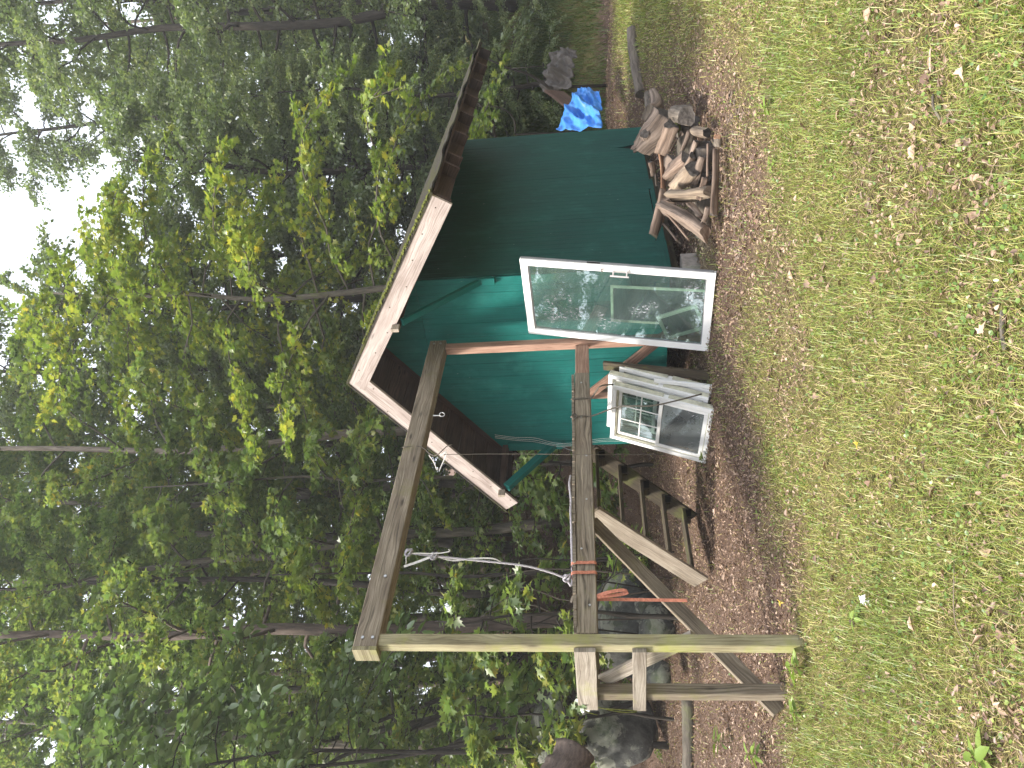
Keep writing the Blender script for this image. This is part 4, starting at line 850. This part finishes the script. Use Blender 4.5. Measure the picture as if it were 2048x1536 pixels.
def debris():
    crumple('blue_tarpaulin', [at(1118, 268, 14.6), at(1212, 268, 13.9), at(1204, 190, 14.3), at(1160, 186, 15.0)], 40, 36, .16, M['tarpblue'], 'crumpled bright blue tarpaulin lying on the lawn behind the shed corner', 'tarp', 5)
    crumple('grey_tarpaulin', [at(1094, 190, 17.0), at(1150, 186, 16.2), at(1158, 104, 16.4), at(1118, 106, 17.0)], 44, 36, .22, M['tarpgrey'], 'wrinkled grey-brown tarpaulin heaped at the foot of the bank', 'tarp', 9)
    mb = MB(); a, b = at(1108, 183, 15.8), at(1172, 232, 15.0); board(mb, a, b, .46, .05, np.array([.25, -.2, 1]), .01, 4, .012); tag(build('rusty_sheet', mb, M['brownsheet']), 'rust-brown flat sheet sloping between the grey and blue tarpaulins', 'sheet')
    def boulder(X, Y, d, rx, ry, rz, label, seed, z=None):
        rng = np.random.default_rng(seed); p = at(X, Y, d); nu, nv = 30, 18; V = []; F = []
        ks = [(rng.normal(0, 1, 3), rng.uniform(.55, .92)) for _ in range(9)]
        for j in range(nv + 1):
            th = math.pi * j / nv
            for i in range(nu):
                ph = 2 * math.pi * i / nu; n_ = np.array([math.sin(th) * math.cos(ph), math.sin(th) * math.sin(ph), math.cos(th)]); r = 1.0
                for kn, kd in ks: r = min(r, kd / max(1e-3, float(np.dot(n_, nrm(kn)))) if np.dot(n_, nrm(kn)) > 0 else r)
                r *= 1 + .035 * math.sin(7 * n_[0] + 3 * n_[2] + seed) + .03 * math.sin(11 * n_[1] + 5 * n_[2])
                V.append(n_ * r * np.array([rx, ry, rz]))
        for j in range(nv):
            for i in range(nu): F.append((j * nu + i, j * nu + (i + 1) % nu, (j + 1) * nu + (i + 1) % nu, (j + 1) * nu + i))
        me = np_mesh('boulder', np.array(V), np.array(F), None, True); o = link_mesh('boulder', me, M['boulder'], None, p); tag(o, label, 'boulder')
    boulder(1245, 1235, 13.2, .95, .8, .62, 'large lichen-blotched dark boulder seen under the deck beam beside the orange strap', 3)
    boulder(1318, 1262, 11.4, .42, .4, .30, 'smaller pale-topped stone in front of the large boulder', 8)
    boulder(1235, 1455, 12.6, .75, .7, .62, 'big dark boulder with pale lichen patches beyond the left end post', 12)
    boulder(1322, 1352, 10.6, .30, .28, .2, 'pale flat stone lying among the leaves behind the end rails', 17)
    boulder(1300, 1215, 12.2, .30, .3, .25, 'dark stone hidden beside the foot of the large boulder', 27)
    boulder(1120, 1500, 14.5, 1.3, .9, .55, 'long dark ledge of rock in the shade at the far left', 21)
    def fallen(name, pts, r, m, label, cat='log', n=10):
        mb = MB(); mb.sm = True; P = curve_pts(pts, 14); tube(mb, P, [r * (1 + R(-.06, .06)) for _ in P], n, rough=.05); tag(build(name, mb, M[m]), label, cat)
    fallen('mossy_log', [gnd(at(1325, 1395, 10.2), .06), gnd(at(1320, 1470, 10.3), .06), gnd(at(1318, 1600, 10.5), .06)], .085, 'bark_grey', 'straight mossy log lying on the leaves beyond the left end post')
    fallen('red_log', [at(1150, 1500, 9.6), at(1130, 1545, 9.4), at(1090, 1590, 9.2)], .26, 'bark_red', 'rust-coloured bare log poking into view at the far left edge')
    fallen('lawn_log', [gnd(at(1245, 60, 12.5), .05), gnd(at(1250, 100, 12.4), .06), gnd(at(1262, 190, 12.0), .05)], .085, 'bark_log', 'grey half-sunk log lying on the lawn to the right of the shed')
    fallen('lawn_root', [gnd(at(1265, 190, 11.6), .02), gnd(at(1262, 225, 11.4), .05), gnd(at(1258, 245, 11.2), .03)], .06, 'bark_log', 'short grey stump of root in the lawn beside the blue tarpaulin')
    fallen('fallen_twig', [gnd(at(1880, 188, 3.6), .02), gnd(at(1887, 212, 3.58), .03), gnd(at(1894, 238, 3.55), .02)], .006, 'bark_log', 'forked grey twig lying in the grass near a curled brown leaf', 'twig', 6)
    fallen('fallen_twig', [gnd(at(2020, 620, 3.2), .015), gnd(at(2017, 660, 3.2), .02), gnd(at(2015, 700, 3.2), .012)], .009, 'bark_grey', 'mottled lichen-spotted twig in the nearest grass', 'twig', 7)
    fallen('grass_stalk', [gnd(at(1885, 1120, 3.6), .02), gnd(at(1893, 1240, 3.55), .05), gnd(at(1915, 1310, 3.5), .02)], .0025, 'split_pale', 'long thin yellow stalk lying across the grass', 'stalk', 5)
    fallen('grass_stalk', [gnd(at(2010, 832, 3.25), .02), gnd(at(2025, 850, 3.22), .03), gnd(at(2045, 870, 3.2), .02)], .003, 'split_pale', 'short pale straw at the bottom edge of the lawn', 'stalk', 5)
    for X, Y, d, s, lab in ((1855, 252, 3.75, .045, 'curled reddish-brown dry leaf beside the forked twig'), (1985, 128, 3.35, .06, 'pile-topping pale brown dry leaf at the lawn corner'), (1848, 1165, 3.75, .04, 'pale torn dry leaf by a clump of round weeds'),
                            (1690, 1197, 4.6, .055, 'small white flower head in the lawn'), (1705, 885, 4.6, .05, 'yellow-green fallen leaf lying flat on the lawn'), (1525, 1203, 6.3, .06, 'yellow fallen leaf on the bare leaf litter'), (1990, 665, 3.3, .05, 'brown oak leaf beside the mottled twig')):
        p = gnd(at(X, Y, d), .035); n = 1 if 'flower' not in lab else 16
        pos = np.repeat(p[None], n, 0) + RNG.normal(0, .012 if n > 1 else 0, (n, 3)); yw = RNG.uniform(0, 6.28, n)
        v, tt_, a = leaf_arrays(pos, np.stack([RNG.normal(0, .3, n), RNG.normal(-.3, .3, n), np.ones(n)], 1), np.stack([np.cos(yw), np.sin(yw), np.zeros(n)], 1), np.full(n, s if n == 1 else .025), np.full(n, .75 if 'brown' in lab else .95), STAR_V if 'oak' not in lab else MAPLE_V, STAR_T if 'oak' not in lab else MAPLE_T, .5, .4)
        m = M['litter'] if 'yellow' not in lab and 'flower' not in lab else (M['leaf_yellow'] if 'yellow' in lab else M['vinyl'])
        o = link_mesh('fallen_leaf' if n == 1 else 'white_flower', np_mesh('fallen_leaf', v - p, tt_, {'tint': a}), m, None, p); tag(o, lab, 'leaf' if n == 1 else 'flower')
    # young weeds by the posts and in the lawn
    def weed(X, Y, d, nl, ls, label, m='clover', h=.10):
        p = gnd(at(X, Y, d)); t = thing('weed', label, 'weed', p)
        mb = MB(); tube(mb, [p, p + ZV * h * .6, p + ZV * h + np.array([.01, 0, 0])], .003, 5); build('stem', mb, M[m if False else 'moss'], t)
        v, tt_, a = leaf_arrays(np.zeros((1, 3)), np.array([[0, -.2, 1.0]]), np.array([[1.0, 0, .25]]), np.array([ls]), np.array([.6]), OVAL_V * np.array([.75, 1]), OVAL_T)
        me = np_mesh('leaf', v, tt_, {'tint': a}); me.materials.append(M[m])
        for i in range(nl):
            o = bpy.data.objects.new('leaf', me); COL.objects.link(o); o.parent = t; o.location = (0, 0, h * (.45 + .55 * i / nl)); o.rotation_euler = (R(-.3, .3), R(-.35, .25), i * 2.4 + R(-.3, .3)); s = R(.75, 1.15); o.scale = (s, s, s)
    weed(1608, 1335, 5.75, 8, .16, 'bright weed with long pointed leaves at the foot of the near post', 'clover', .14)
    weed(1712, 1240, 4.75, 6, .10, 'pale green broad-leaved weed in the lawn near the white flower', 'clover', .06)
    weed(1535, 215, 6.0, 9, .09, 'feathery light green weed in the lawn in front of the sawn logs', 'clover', .09)
    weed(1600, 1425, 5.9, 9, .12, 'leafy tuft at the foot of the left end post', 'clover', .10)
    weed(1540, 330, 6.0, 7, .08, 'yellowish low weed on the lawn in front of the long rail', 'clover', .06)
    weed(1420, 1485, 8.2, 10, .16, 'dark green fern-like tuft among the leaves at the left', 'bankgrass', .2)
    weed(1515, 1510, 7.0, 10, .15, 'light green seedling clump near the left edge', 'clover', .16)
    weed(1262, 925, 8.9, 6, .10, 'small seedling growing under the stairs', 'bankgrass', .1)
    weed(1960, 1520, 3.4, 8, .12, 'bluish broad weed in the nearest corner of the lawn', 'clover', .08)
    # ivy sprig with white flag at the end of the deck rail
    p = at(1168, 1408, 6.35); t = thing('ivy_sprig', 'artificial ivy sprig with a white bloom tied at the left end of the deck rail', 'decoration', p)
    mb = MB(); mb.sm = True; tube(mb, curve_pts([W(-4.30, 1.55, 1.30), W(-4.30, 1.585, 1.05), W(-4.31, 1.58, 1.2), at(1150, 1404, 6.3), at(1163, 1420, 6.32), at(1195, 1430, 6.3)], 24), .004, 5); build('stem', mb, M['moss'], t)
    for k in range(9):
        q = at(1148 + R(0, 34), 1396 + R(0, 28), 6.3 + R(-.05, .05)); v, tt_, a = leaf_arrays(np.zeros((1, 3)), np.array([[R(-.5, .5), -1, R(-.2, .8)]]), np.array([[R(-1, 1), 0, R(-1, 1)]]), np.array([R(.05, .085)]), np.array([R(.1, .8)]), STAR_V, STAR_T)
        o = link_mesh('leaf', np_mesh('leaf', v, tt_, {'tint': a}), M['leaf_oval'], t); o.location = Vector(q - p)
    v, tt_, a = leaf_arrays(np.zeros((5, 3)), np.array([[.2, -1, .1], [.5, -1, .3], [-.3, -1, .2], [.1, -1, -.4], [0, -1, .6]]), np.array([[-.5, 0, -1.0], [.2, 0, -1], [-1, 0, -.4], [.7, 0, -.7], [-.8, 0, .3]]), np.full(5, .09), np.full(5, .5), OVAL_V, OVAL_T)
    o = link_mesh('bloom', np_mesh('bloom', v, tt_, {'tint': a}), M['vinyl'], t)
debris()

# ------------------------------------------------------------------ trees
def crown_leaves(rng, starts, dirs, lens, per, lsize, droop=.25, tilt=.45, spread=.20):
    n = len(starts); k = np.repeat(np.arange(n), per); m = len(k); t = rng.uniform(.12, 1.08, m)
    up_ = np.array([0, 0, 1.0]); d = dirs[k]; sd_ = np.cross(d, up_); sd_ /= (np.linalg.norm(sd_, axis=1, keepdims=True) + 1e-6)
    side = rng.uniform(-1, 1, m); L = lens[k]
    pos = starts[k] + d * (t * L)[:, None] + sd_ * (side * spread * L * (1.15 - .6 * t))[:, None]
    pos[:, 2] += -droop * L * t * t * .6 + rng.normal(0, .05, m) - np.abs(side) * .04
    nor = up_ + rng.normal(0, tilt, (m, 3)); dr = d * .8 + sd_ * side[:, None] * .9 + rng.normal(0, .35, (m, 3)); dr[:, 2] -= .35
    return pos, nor, dr, lsize * rng.uniform(.6, 1.25, m), np.repeat(rng.uniform(-.16, .16, n), per) + rng.normal(.40, .15, m)
TEMPL = {'maple': (MAPLE_V, MAPLE_T), 'star': (STAR_V, STAR_T), 'oval': (OVAL_V, OVAL_T), 'dia': (DIA_V * np.array([1.25, 1]), DIA_T)}
def make_tree(name, label, cat, x, y, h, r0, lean=(0, 0), cb=.25, spread=3.0, nl=14, ntw=9, per=14, lsize=.12, templ='star', lm='leaf', bm='bark_grey', seed=1, rise=.5, group=None, twl=.9, droop=.25, az0=None, azspan=None, bow=.35, single=0, limb_at=None, tilt=.45):
    rng = np.random.default_rng(seed); base = np.array([x, y, tz(x, y)]); t = thing(name, label, cat, base, group)
    K = 9; wob = rng.normal(0, .10 + .012 * h, (K, 2)); wob[0] = 0; wob = np.cumsum(wob, 0) * .5
    us = np.linspace(0, 1, K); tr = np.stack([lean[0] * us ** 1.2 + wob[:, 0], lean[1] * us ** 1.2 + wob[:, 1], h * us - .15], 1)
    def trunk(u): f = u * (K - 1); i = min(int(f), K - 2); return tr[i] + (tr[i + 1] - tr[i]) * (f - i)
    mb = MB(); mb.sm = True; P = curve_pts([base + q for q in tr], 24); tube(mb, P, [r0 * (1.25 if i == 0 else 1) * (1 - .88 * (i / (len(P) - 1)) ** .9) + .008 for i in range(len(P))], 10, rough=.04); build('trunk', mb, M[bm], t)
    S, D, L = [], [], []
    for i in range(nl):
        u = cb + (1 - cb) * ((i + rng.uniform(.2, .8)) / nl) * .97 if limb_at is None else limb_at[i % len(limb_at)] + rng.uniform(-.02, .02); q = trunk(u)
        az = i * 2.399 + rng.uniform(-.5, .5) if az0 is None else az0 + rng.uniform(-.5, .5) * azspan
        rel = (u - cb) / (1 - cb); ln = spread * (1 - .62 * rel ** 1.3) * rng.uniform(.7, 1.15); el = rise * (.35 + .9 * rel) + rng.uniform(-.2, .2)
        hd = np.array([math.cos(az), math.sin(az), 0]); C = []
        for k in range(6):
            s = k / 5; C.append(q + hd * ln * s + ZV * (ln * (math.tan(el) * s - bow * s * s)) + rng.normal(0, .035 * ln * (k > 0), 3) * .7)
        rl = max(.010, r0 * .34 * (1 - .75 * u)); mb = MB(); mb.sm = True; tube(mb, [base + c for c in curve_pts(C, 10)], [rl * (1 - .8 * k / 10) + .004 for k in range(len(curve_pts(C, 10)))], 5)
        for k in range(ntw):
            s = .18 + .82 * (k + rng.uniform(0, 1)) / ntw; f = s * 5; j = min(int(f), 4); p = C[j] + (C[j + 1] - C[j]) * (f - j); tang = nrm(C[j + 1] - C[j])
            sgn = 1 if k % 2 else -1; a = sgn * rng.uniform(.5, 1.25) * (1 - .5 * s); ca, sa = math.cos(a), math.sin(a)
            d = nrm(np.array([tang[0] * ca - tang[1] * sa, tang[0] * sa + tang[1] * ca, tang[2] * .6 + rng.uniform(-.35, .25)])); tl = twl * rng.uniform(.6, 1.3) * (1 - .35 * s)
            S.append(p); D.append(d); L.append(tl)
            tube(mb, [base + p, base + p + d * tl * .5, base + p + d * tl - ZV * tl * droop * .4], [.009, .006, .003], 3, cap=False)
        build('branch', mb, M[bm if bm != 'bark_pale' else 'bark_grey'], t)
    S, D, L = np.array(S), np.array(D), np.array(L); pos, nor, dr, sz, ti = crown_leaves(rng, S, D, L, per, lsize, droop, tilt); tv, tt_ = TEMPL[templ]
    if single:
        idx = rng.permutation(len(pos)); pick, rest = idx[:single], idx[single:]; mes = []
        for q in range(6):
            v, f_, a = leaf_arrays(np.zeros((1, 3)), np.array([[0, 0, 1.0]]), np.array([[0, 1.0, 0]]), np.array([1.0]), np.array([.12 + .15 * q]), tv, tt_, .25, .2); me = np_mesh('leaf', v, f_, {'tint': a}); me.materials.append(M[lm]); mes.append(me)
        for q in pick:
            o = bpy.data.objects.new('leaf', mes[int(np.clip((ti[q] - .1) / .13, 0, 5))]); COL.objects.link(o); o.parent = t; z_ = Vector(nor[q]).normalized(); y_ = Vector(dr[q]); y_ = (y_ - z_ * y_.dot(z_)).normalized(); x_ = y_.cross(z_)
            o.matrix_local = Matrix(((x_[0], y_[0], z_[0], pos[q][0]), (x_[1], y_[1], z_[1], pos[q][1]), (x_[2], y_[2], z_[2], pos[q][2]), (0, 0, 0, 1))) @ Matrix.Scale(float(sz[q]), 4)
        pos, nor, dr, sz, ti = pos[rest], nor[rest], dr[rest], sz[rest], ti[rest]
    v, f_, a = leaf_arrays(pos, nor, dr, sz, ti, tv, tt_, .22, .2)
    link_mesh('crown', np_mesh('crown', v, f_, {'tint': a}), M[lm], t)['kind'] = 'stuff'
    return t
def copy_thing(t, x, y, rot, sc, label, group=None):
    c = t.copy(); COL.objects.link(c); c.location = Vector((x, y, tz(x, y))); c.rotation_euler = (0, 0, rot); c.scale = (sc, sc, sc); c['label'] = label
    if group: c['group'] = group
    for ch in t.children:
        d = ch.copy(); COL.objects.link(d); d.parent = c
    return c
def px(X, Y, d): p = at(X, Y, d); return p[0], p[1]
def trees():
    T = {}
    # the tall maples left of and behind the shed
    def maple(key, Y, d, h, r, lean, label, **kw):
        x, y = px(1100, Y, d); T[key] = make_tree('maple_tree', label, 'tree', x, y, h, r, lean, **kw)
    maple('pale', 866, 16.5, 19, .125, (.75, .4), 'tall slim maple with a pale bare trunk rising straight behind the ridge', cb=.20, spread=3.6, nl=24, ntw=11, per=54, lsize=.118, rise=.85, bow=.25, bm='bark_pale', seed=3)
    maple('second', 985, 17.5, 18, .12, (.3, 1), 'slender grey maple just left of the pale trunk', cb=.20, spread=3.3, nl=23, ntw=11, per=54, lsize=.118, rise=.85, bow=.25, seed=4)
    maple('lean', 1040, 15.5, 16, .11, (-2.2, .5), 'maple whose grey trunk leans left above the high beam', cb=.22, spread=3.0, nl=22, ntw=11, per=54, lsize=.118, rise=.85, bow=.25, seed=5)
    maple('thin', 1145, 15, 17, .085, (-.3, .6), 'thin dark maple behind the hanging rope', cb=.15, spread=2.7, nl=22, ntw=11, per=54, lsize=.118, rise=.85, bow=.25, bm='bark_dark', seed=6)
    maple('red', 1232, 13.8, 18, .15, (-.3, .3), 'stout reddish-barked tree behind the near end of the high beam', cb=.28, spread=3.4, nl=22, ntw=11, per=54, lsize=.118, rise=.85, bow=.25, bm='bark_red', seed=7)
    maple('edge', 1400, 15.5, 17, .13, (-.8, .5), 'grey maple standing beyond the left end post', cb=.20, spread=3.4, nl=24, ntw=11, per=54, lsize=.118, rise=.85, bow=.25, seed=8)
    for k, (Y, d, ln, lab) in enumerate(((1285, 14.6, (-3.4, .6), 'dark leaning stem, the rightmost of the fanning clump at the left'), (1300, 14.4, (-4.6, .2), 'dark leaning stem in the middle of the fanning clump at the left'), (1318, 14.2, (-5.6, .4), 'dark leaning stem, the leftmost and lowest of the fanning clump'))):
        x, y = px(1150, Y, d); make_tree('leaning_tree', lab, 'tree', x, y, 8.5, .065, ln, .3, 2.2, 14, 8, 26, .14, 'star', 'leaf', 'bark_dark', 30 + k, .4, 'fanning clump of leaning stems', .8)
    # yellowing maple in front of the dense trees
    x, y = px(1100, 560, 15.5); make_tree('yellow_maple', 'yellowing maple with layered sprays hanging above the shed roof', 'tree', x, y, 12.0, .10, (.5, -.6), .26, 4.5, 38, 12, 32, .122, 'maple', 'leaf_yellow', 'bark_grey', 41, .26, None, 1.0, .25, single=260, tilt=.42)
    x, y = px(1100, 1128, 13.2); make_tree('maple_sapling', 'young yellow-green maple with a low bright spray above the high beam', 'tree', x, y, 6.6, .04, (-.1, -.2), .68, 1.0, 7, 7, 22, .13, 'maple', 'leaf_yellow', 'bark_dark', 42, .2, None, .6, .3, single=120)
    x, y = px(1100, 925, 15.0); make_tree('maple_sapling', 'slim green maple sapling with drooping sprays left of the pale trunk', 'tree', x, y, 9, .045, (.2, -.3), .40, 2.2, 18, 8, 24, .14, 'maple', 'leaf', 'bark_grey', 43, .2, None, .8, .35, single=150)
    # low branch of large leaves hanging behind the left end of the platform
    x, y = px(1150, 1440, 11.6); make_tree('maple_sapling', 'low maple sapling with large green leaves beyond the left end post', 'tree', x, y, 3.6, .02, (.1, -.5), .46, 1.3, 11, 7, 14, .18, 'maple', 'leaf', 'bark_dark', 44, .25, None, .55, .4, single=200)
    x, y = px(1150, 1240, 10.6); make_tree('maple_sapling', 'leggy maple sapling framed between the two beams of the platform', 'tree', x, y, 3.6, .03, (.1, .1), .35, 1.1, 10, 6, 14, .14, 'maple', 'leaf', 'bark_dark', 45, .3, None, .6, .35, single=180)
    x, y = px(1150, 935, 12.6); make_tree('maple_sapling', 'low maple sapling between the shed corner and the stairs', 'tree', x, y, 2.9, .03, (.3, .1), .25, 1.1, 10, 6, 18, .14, 'maple', 'leaf', 'bark_dark', 46, .3, None, .6, .35, single=160)
    x, y = px(1150, 1380, 12.6); make_tree('broadleaf_sapling', 'broad oval-leaved sapling reaching up at the left edge', 'tree', x, y, 9.2, .04, (-.6, -1.2), .52, 2.3, 18, 8, 18, .20, 'oval', 'leaf_oval', 'bark_dark', 47, .3, None, .7, .3, single=200)
    x, y = px(1150, 1490, 12.2); make_tree('broadleaf_sapling', 'second broad oval-leaved sapling at the far left corner of the view', 'tree', x, y, 9.8, .045, (-.2, -1.3), .5, 2.4, 18, 8, 18, .20, 'oval', 'leaf_oval', 'bark_dark', 48, .3, None, .7, .3, single=200)
    # dense small-leaved wall of trees on the right
    D_ = [(2.6, 19.5, 13.5, 51, 'dense small-leaved tree directly behind the shed roof'), (5.8, 20.5, 11.5, 52, 'dense small-leaved tree right of the yellow maple, dark below'), (10.6, 21.5, 21, 53, 'tall dense tree at the right edge with grey-green upper leaves'), (12.5, 24, 20, 54, 'dense tree at the far right beyond the bank')]
    for x, y, h, s, lab in D_:
        T[s] = make_tree('dense_tree', lab, 'tree', x, y, h, .17, (R(-.6, .6), R(-1, .2)), .05, 3.5, 56, 13, 62, .125, 'dia', 'leaf_dark', 'bark_dark', s, .45, None, 1.15, .5, tilt=.65)
    D2 = [(4.2, 23.5, 51, .84, 2.0, 'dense tree filling the gap behind the yellow maple'), (7.6, 25.5, 52, .92, 1.0, 'dense tree one row back on the right'), (.9, 22.0, 53, .98, 2.5, 'dense tree one row back behind the ridge of the shed'), (11, 28, 53, 1.1, 4.0, 'tall dense tree two rows back on the right'), (15.5, 27, 52, 1.1, 5.0, 'dense tree beyond the right edge of the bank'),
          (7.3, 18.6, 54, .42, 1.0, 'low dense bush hanging over the end of the shed eave'), (10.3, 19.2, 51, .40, 3.0, 'low dense bush on top of the bank at the right')]
    for x, y, k, sc, rot, lab in D2: copy_thing(T[k], x, y, rot, sc, lab)
    # second row of maples, then the far wood
    far = [('pale', -4.8, 20, 1.0), ('second', -7.2, 19, 1.0), ('edge', -6.0, 22.5, 1.05), ('lean', -1.8, 22, 1.1), ('red', -8.5, 23, 1.0), ('thin', -3.2, 24.5, 1.1), ('second', -.2, 24.5, 1.05), ('edge', -10.5, 20.5, 1.0), ('edge', 1.9, 24.5, 1.12), ('pale', -5.6, 27, 1.1), ('edge', -9.6, 27.5, 1.1), ('second', -12.5, 25, 1.1),
           ('thin', -7.8, 17.2, 1.0), ('second', -4.0, 18.6, 1.05), ('lean', -3.6, 26.5, 1.25), ('edge', -7.6, 25.5, 1.25), ('second', -1.2, 27.5, 1.2), ('pale', -11.2, 24, 1.25), ('edge', -2.6, 21, .95), ('red', -5.2, 24.2, 1.15)]
    for i, (k, x, y, sc) in enumerate(far): copy_thing(T[k], x, y, 1.3 * i + .7, sc, 'green maple in the second row of the wood on the left', 'second row of maples in the wood')
    n = 0
    for row, yy in enumerate((31, 36, 42, 49)):
        m_ = 9 + row
        for i in range(m_):
            x = (-1 + 2 * (i + .5) / m_) * (yy * .62 + 2) + R(-1, 1); k = ['edge', 51, 'second', 52, 'red', 'lean'][(i + row * 2) % 6]
            copy_thing(T[k], x, yy + R(-2, 2), R(0, 6.28), .62 if .08 < x / yy < .37 else (R(.95, 1.25) if row < 3 else R(1.1, 1.4)), 'tall leafy tree deep in the wood behind', 'trees deep in the wood'); n += 1
    # trees left of the lawn, mirrored in the leaning glass
    for i, (x, y, k, sc) in enumerate(((-12.5, 5.5, 51, .66), (-14, 8.8, 52, .80), (-13, 2.2, 54, .52), (-15, 11.5, 53, .52), (-17, 6.5, 51, .86), (-16.5, .5, 'edge', .62), (-18, -4, 52, .9))):
        copy_thing(T[k], x, y, i * 1.1, sc, 'leafy tree at the left side of the lawn, mirrored in the leaning glass door', 'trees mirrored in the glass')
    # undergrowth along the edge of the wood
    U = [('undergrowth_shrub', 'leafy undergrowth shrub among the trunks left of the shed', -2.3, 15.2, 61), ('undergrowth_shrub', 'leafy undergrowth shrub behind the high lichen boulder', -5.2, 15.2, 62), ('undergrowth_shrub', 'spreading shrub in the shade at the far left', -7.4, 14.6, 63)]
    US = {}
    for nm, lab, x, y, s in U: US[s] = make_tree(nm, lab, 'shrub', x, y, 2.3, .03, (.2, .1), .08, 1.5, 15, 8, 22, .12, 'star', 'leaf', 'bark_dark', s, .5, None, .7, .3)
    for i, (x, y, s, sc) in enumerate(((-.6, 17.5, 61, 1.2), (-3.6, 18.2, 62, 1.4), (-6.5, 18.0, 63, 1.4), (.8, 18.5, 62, 1.2), (-8.6, 17.0, 61, 1.3), (-1.5, 20.5, 63, 1.6), (-4.8, 21.5, 61, 1.6), (3.4, 19.0, 63, 1.0), (-3.3, 13.9, 61, .5), (-4.4, 13.8, 62, .45), (-5.9, 13.6, 63, .5), (-2.9, 12.9, 62, .3))):
        copy_thing(US[s], x, y, i * 1.7, sc, 'leafy undergrowth shrub a few steps into the wood', 'undergrowth shrubs in the wood')
    # bare arching stems behind the right end of the shed
    for i, (pts, r, lab) in enumerate((
        ([at(1105, 180, 16.5), at(1060, 150, 16.2), at(1022, 138, 16.0), at(975, 118, 15.8)], .035, 'black bare arching stem leaning from the grey tarpaulin up to the eave'),
        ([at(1100, 285, 15.5), at(1000, 282, 15.3), at(985, 240, 15.2), at(955, 205, 15.0)], .04, 'thick dark bare stem curving up behind the shed corner'),
        ([at(1030, 275, 15.8), at(1028, 240, 15.7), at(1000, 215, 15.6), at(940, 212, 15.6)], .022, 'thin dark bare stem arching beside the thicker one'),
        ([at(1022, 138, 16.0), at(1060, 134, 15.9), at(1090, 132, 15.9)], .014, 'fine bare twig branching towards the bank'))):
        mb = MB(); mb.sm = True; P = curve_pts(pts, 18); P[0] = P[0] if i > 2 else gnd(P[0]); tube(mb, P, [r * (1 - .6 * k / len(P)) for k in range(len(P))], 7); tag(build('bare_sapling', mb, M['bark_dark']), lab, 'branch')
    # bare vine stems tangled between the beams
    for i in range(7):
        Y0 = 1120 + i * 24; P = [gnd(at(1230, Y0 + R(-20, 20), 11 + i * .2)), at(1150, Y0 + R(-15, 15), 11), at(1050, Y0 + R(-40, 40), 11), at(960, Y0 + R(-60, 60), 11)]
        mb = MB(); mb.sm = True; Q = curve_pts(P, 14); tube(mb, Q, [.012 * (1 - .7 * k / len(Q)) + .002 for k in range(len(Q))], 5); tag(build('bare_vine', mb, M['bark_log' if i % 2 else 'bark_dark']), 'thin bare tangled stem in the shade between the platform beams', 'stem', 'bare stems between the beams')
trees()

# ------------------------------------------------------------------ thin haze added to pale the treetops, standing in for lens veil
def haze():
    x0, x1, y0, y1, z0, z1 = -48, 48, -26, 66, -4.5, 36
    V = np.array([(x, y, z) for z in (z0, z1) for y in (y0, y1) for x in (x0, x1)], float)
    me = np_mesh('haze', V, np.array([(0, 2, 3, 1), (4, 5, 7, 6), (0, 1, 5, 4), (2, 6, 7, 3), (0, 4, 6, 2), (1, 3, 7, 5)]))
    m = bpy.data.materials.new('added_haze'); m.use_nodes = True; nt = m.node_tree; nt.nodes.remove(nt.nodes['Principled BSDF'])
    v = nt.nodes.new('ShaderNodeVolumePrincipled'); v.inputs['Color'].default_value = (.97, .98, 1, 1); v.inputs['Density'].default_value = .0017; v.inputs['Anisotropy'].default_value = .25
    nt.links.new(v.outputs[0], nt.nodes['Material Output'].inputs['Volume']); tag(link_mesh('haze', me, m), 'thin added haze that pales the treetops like a veil in the lens', None, None, 'stuff')
haze()
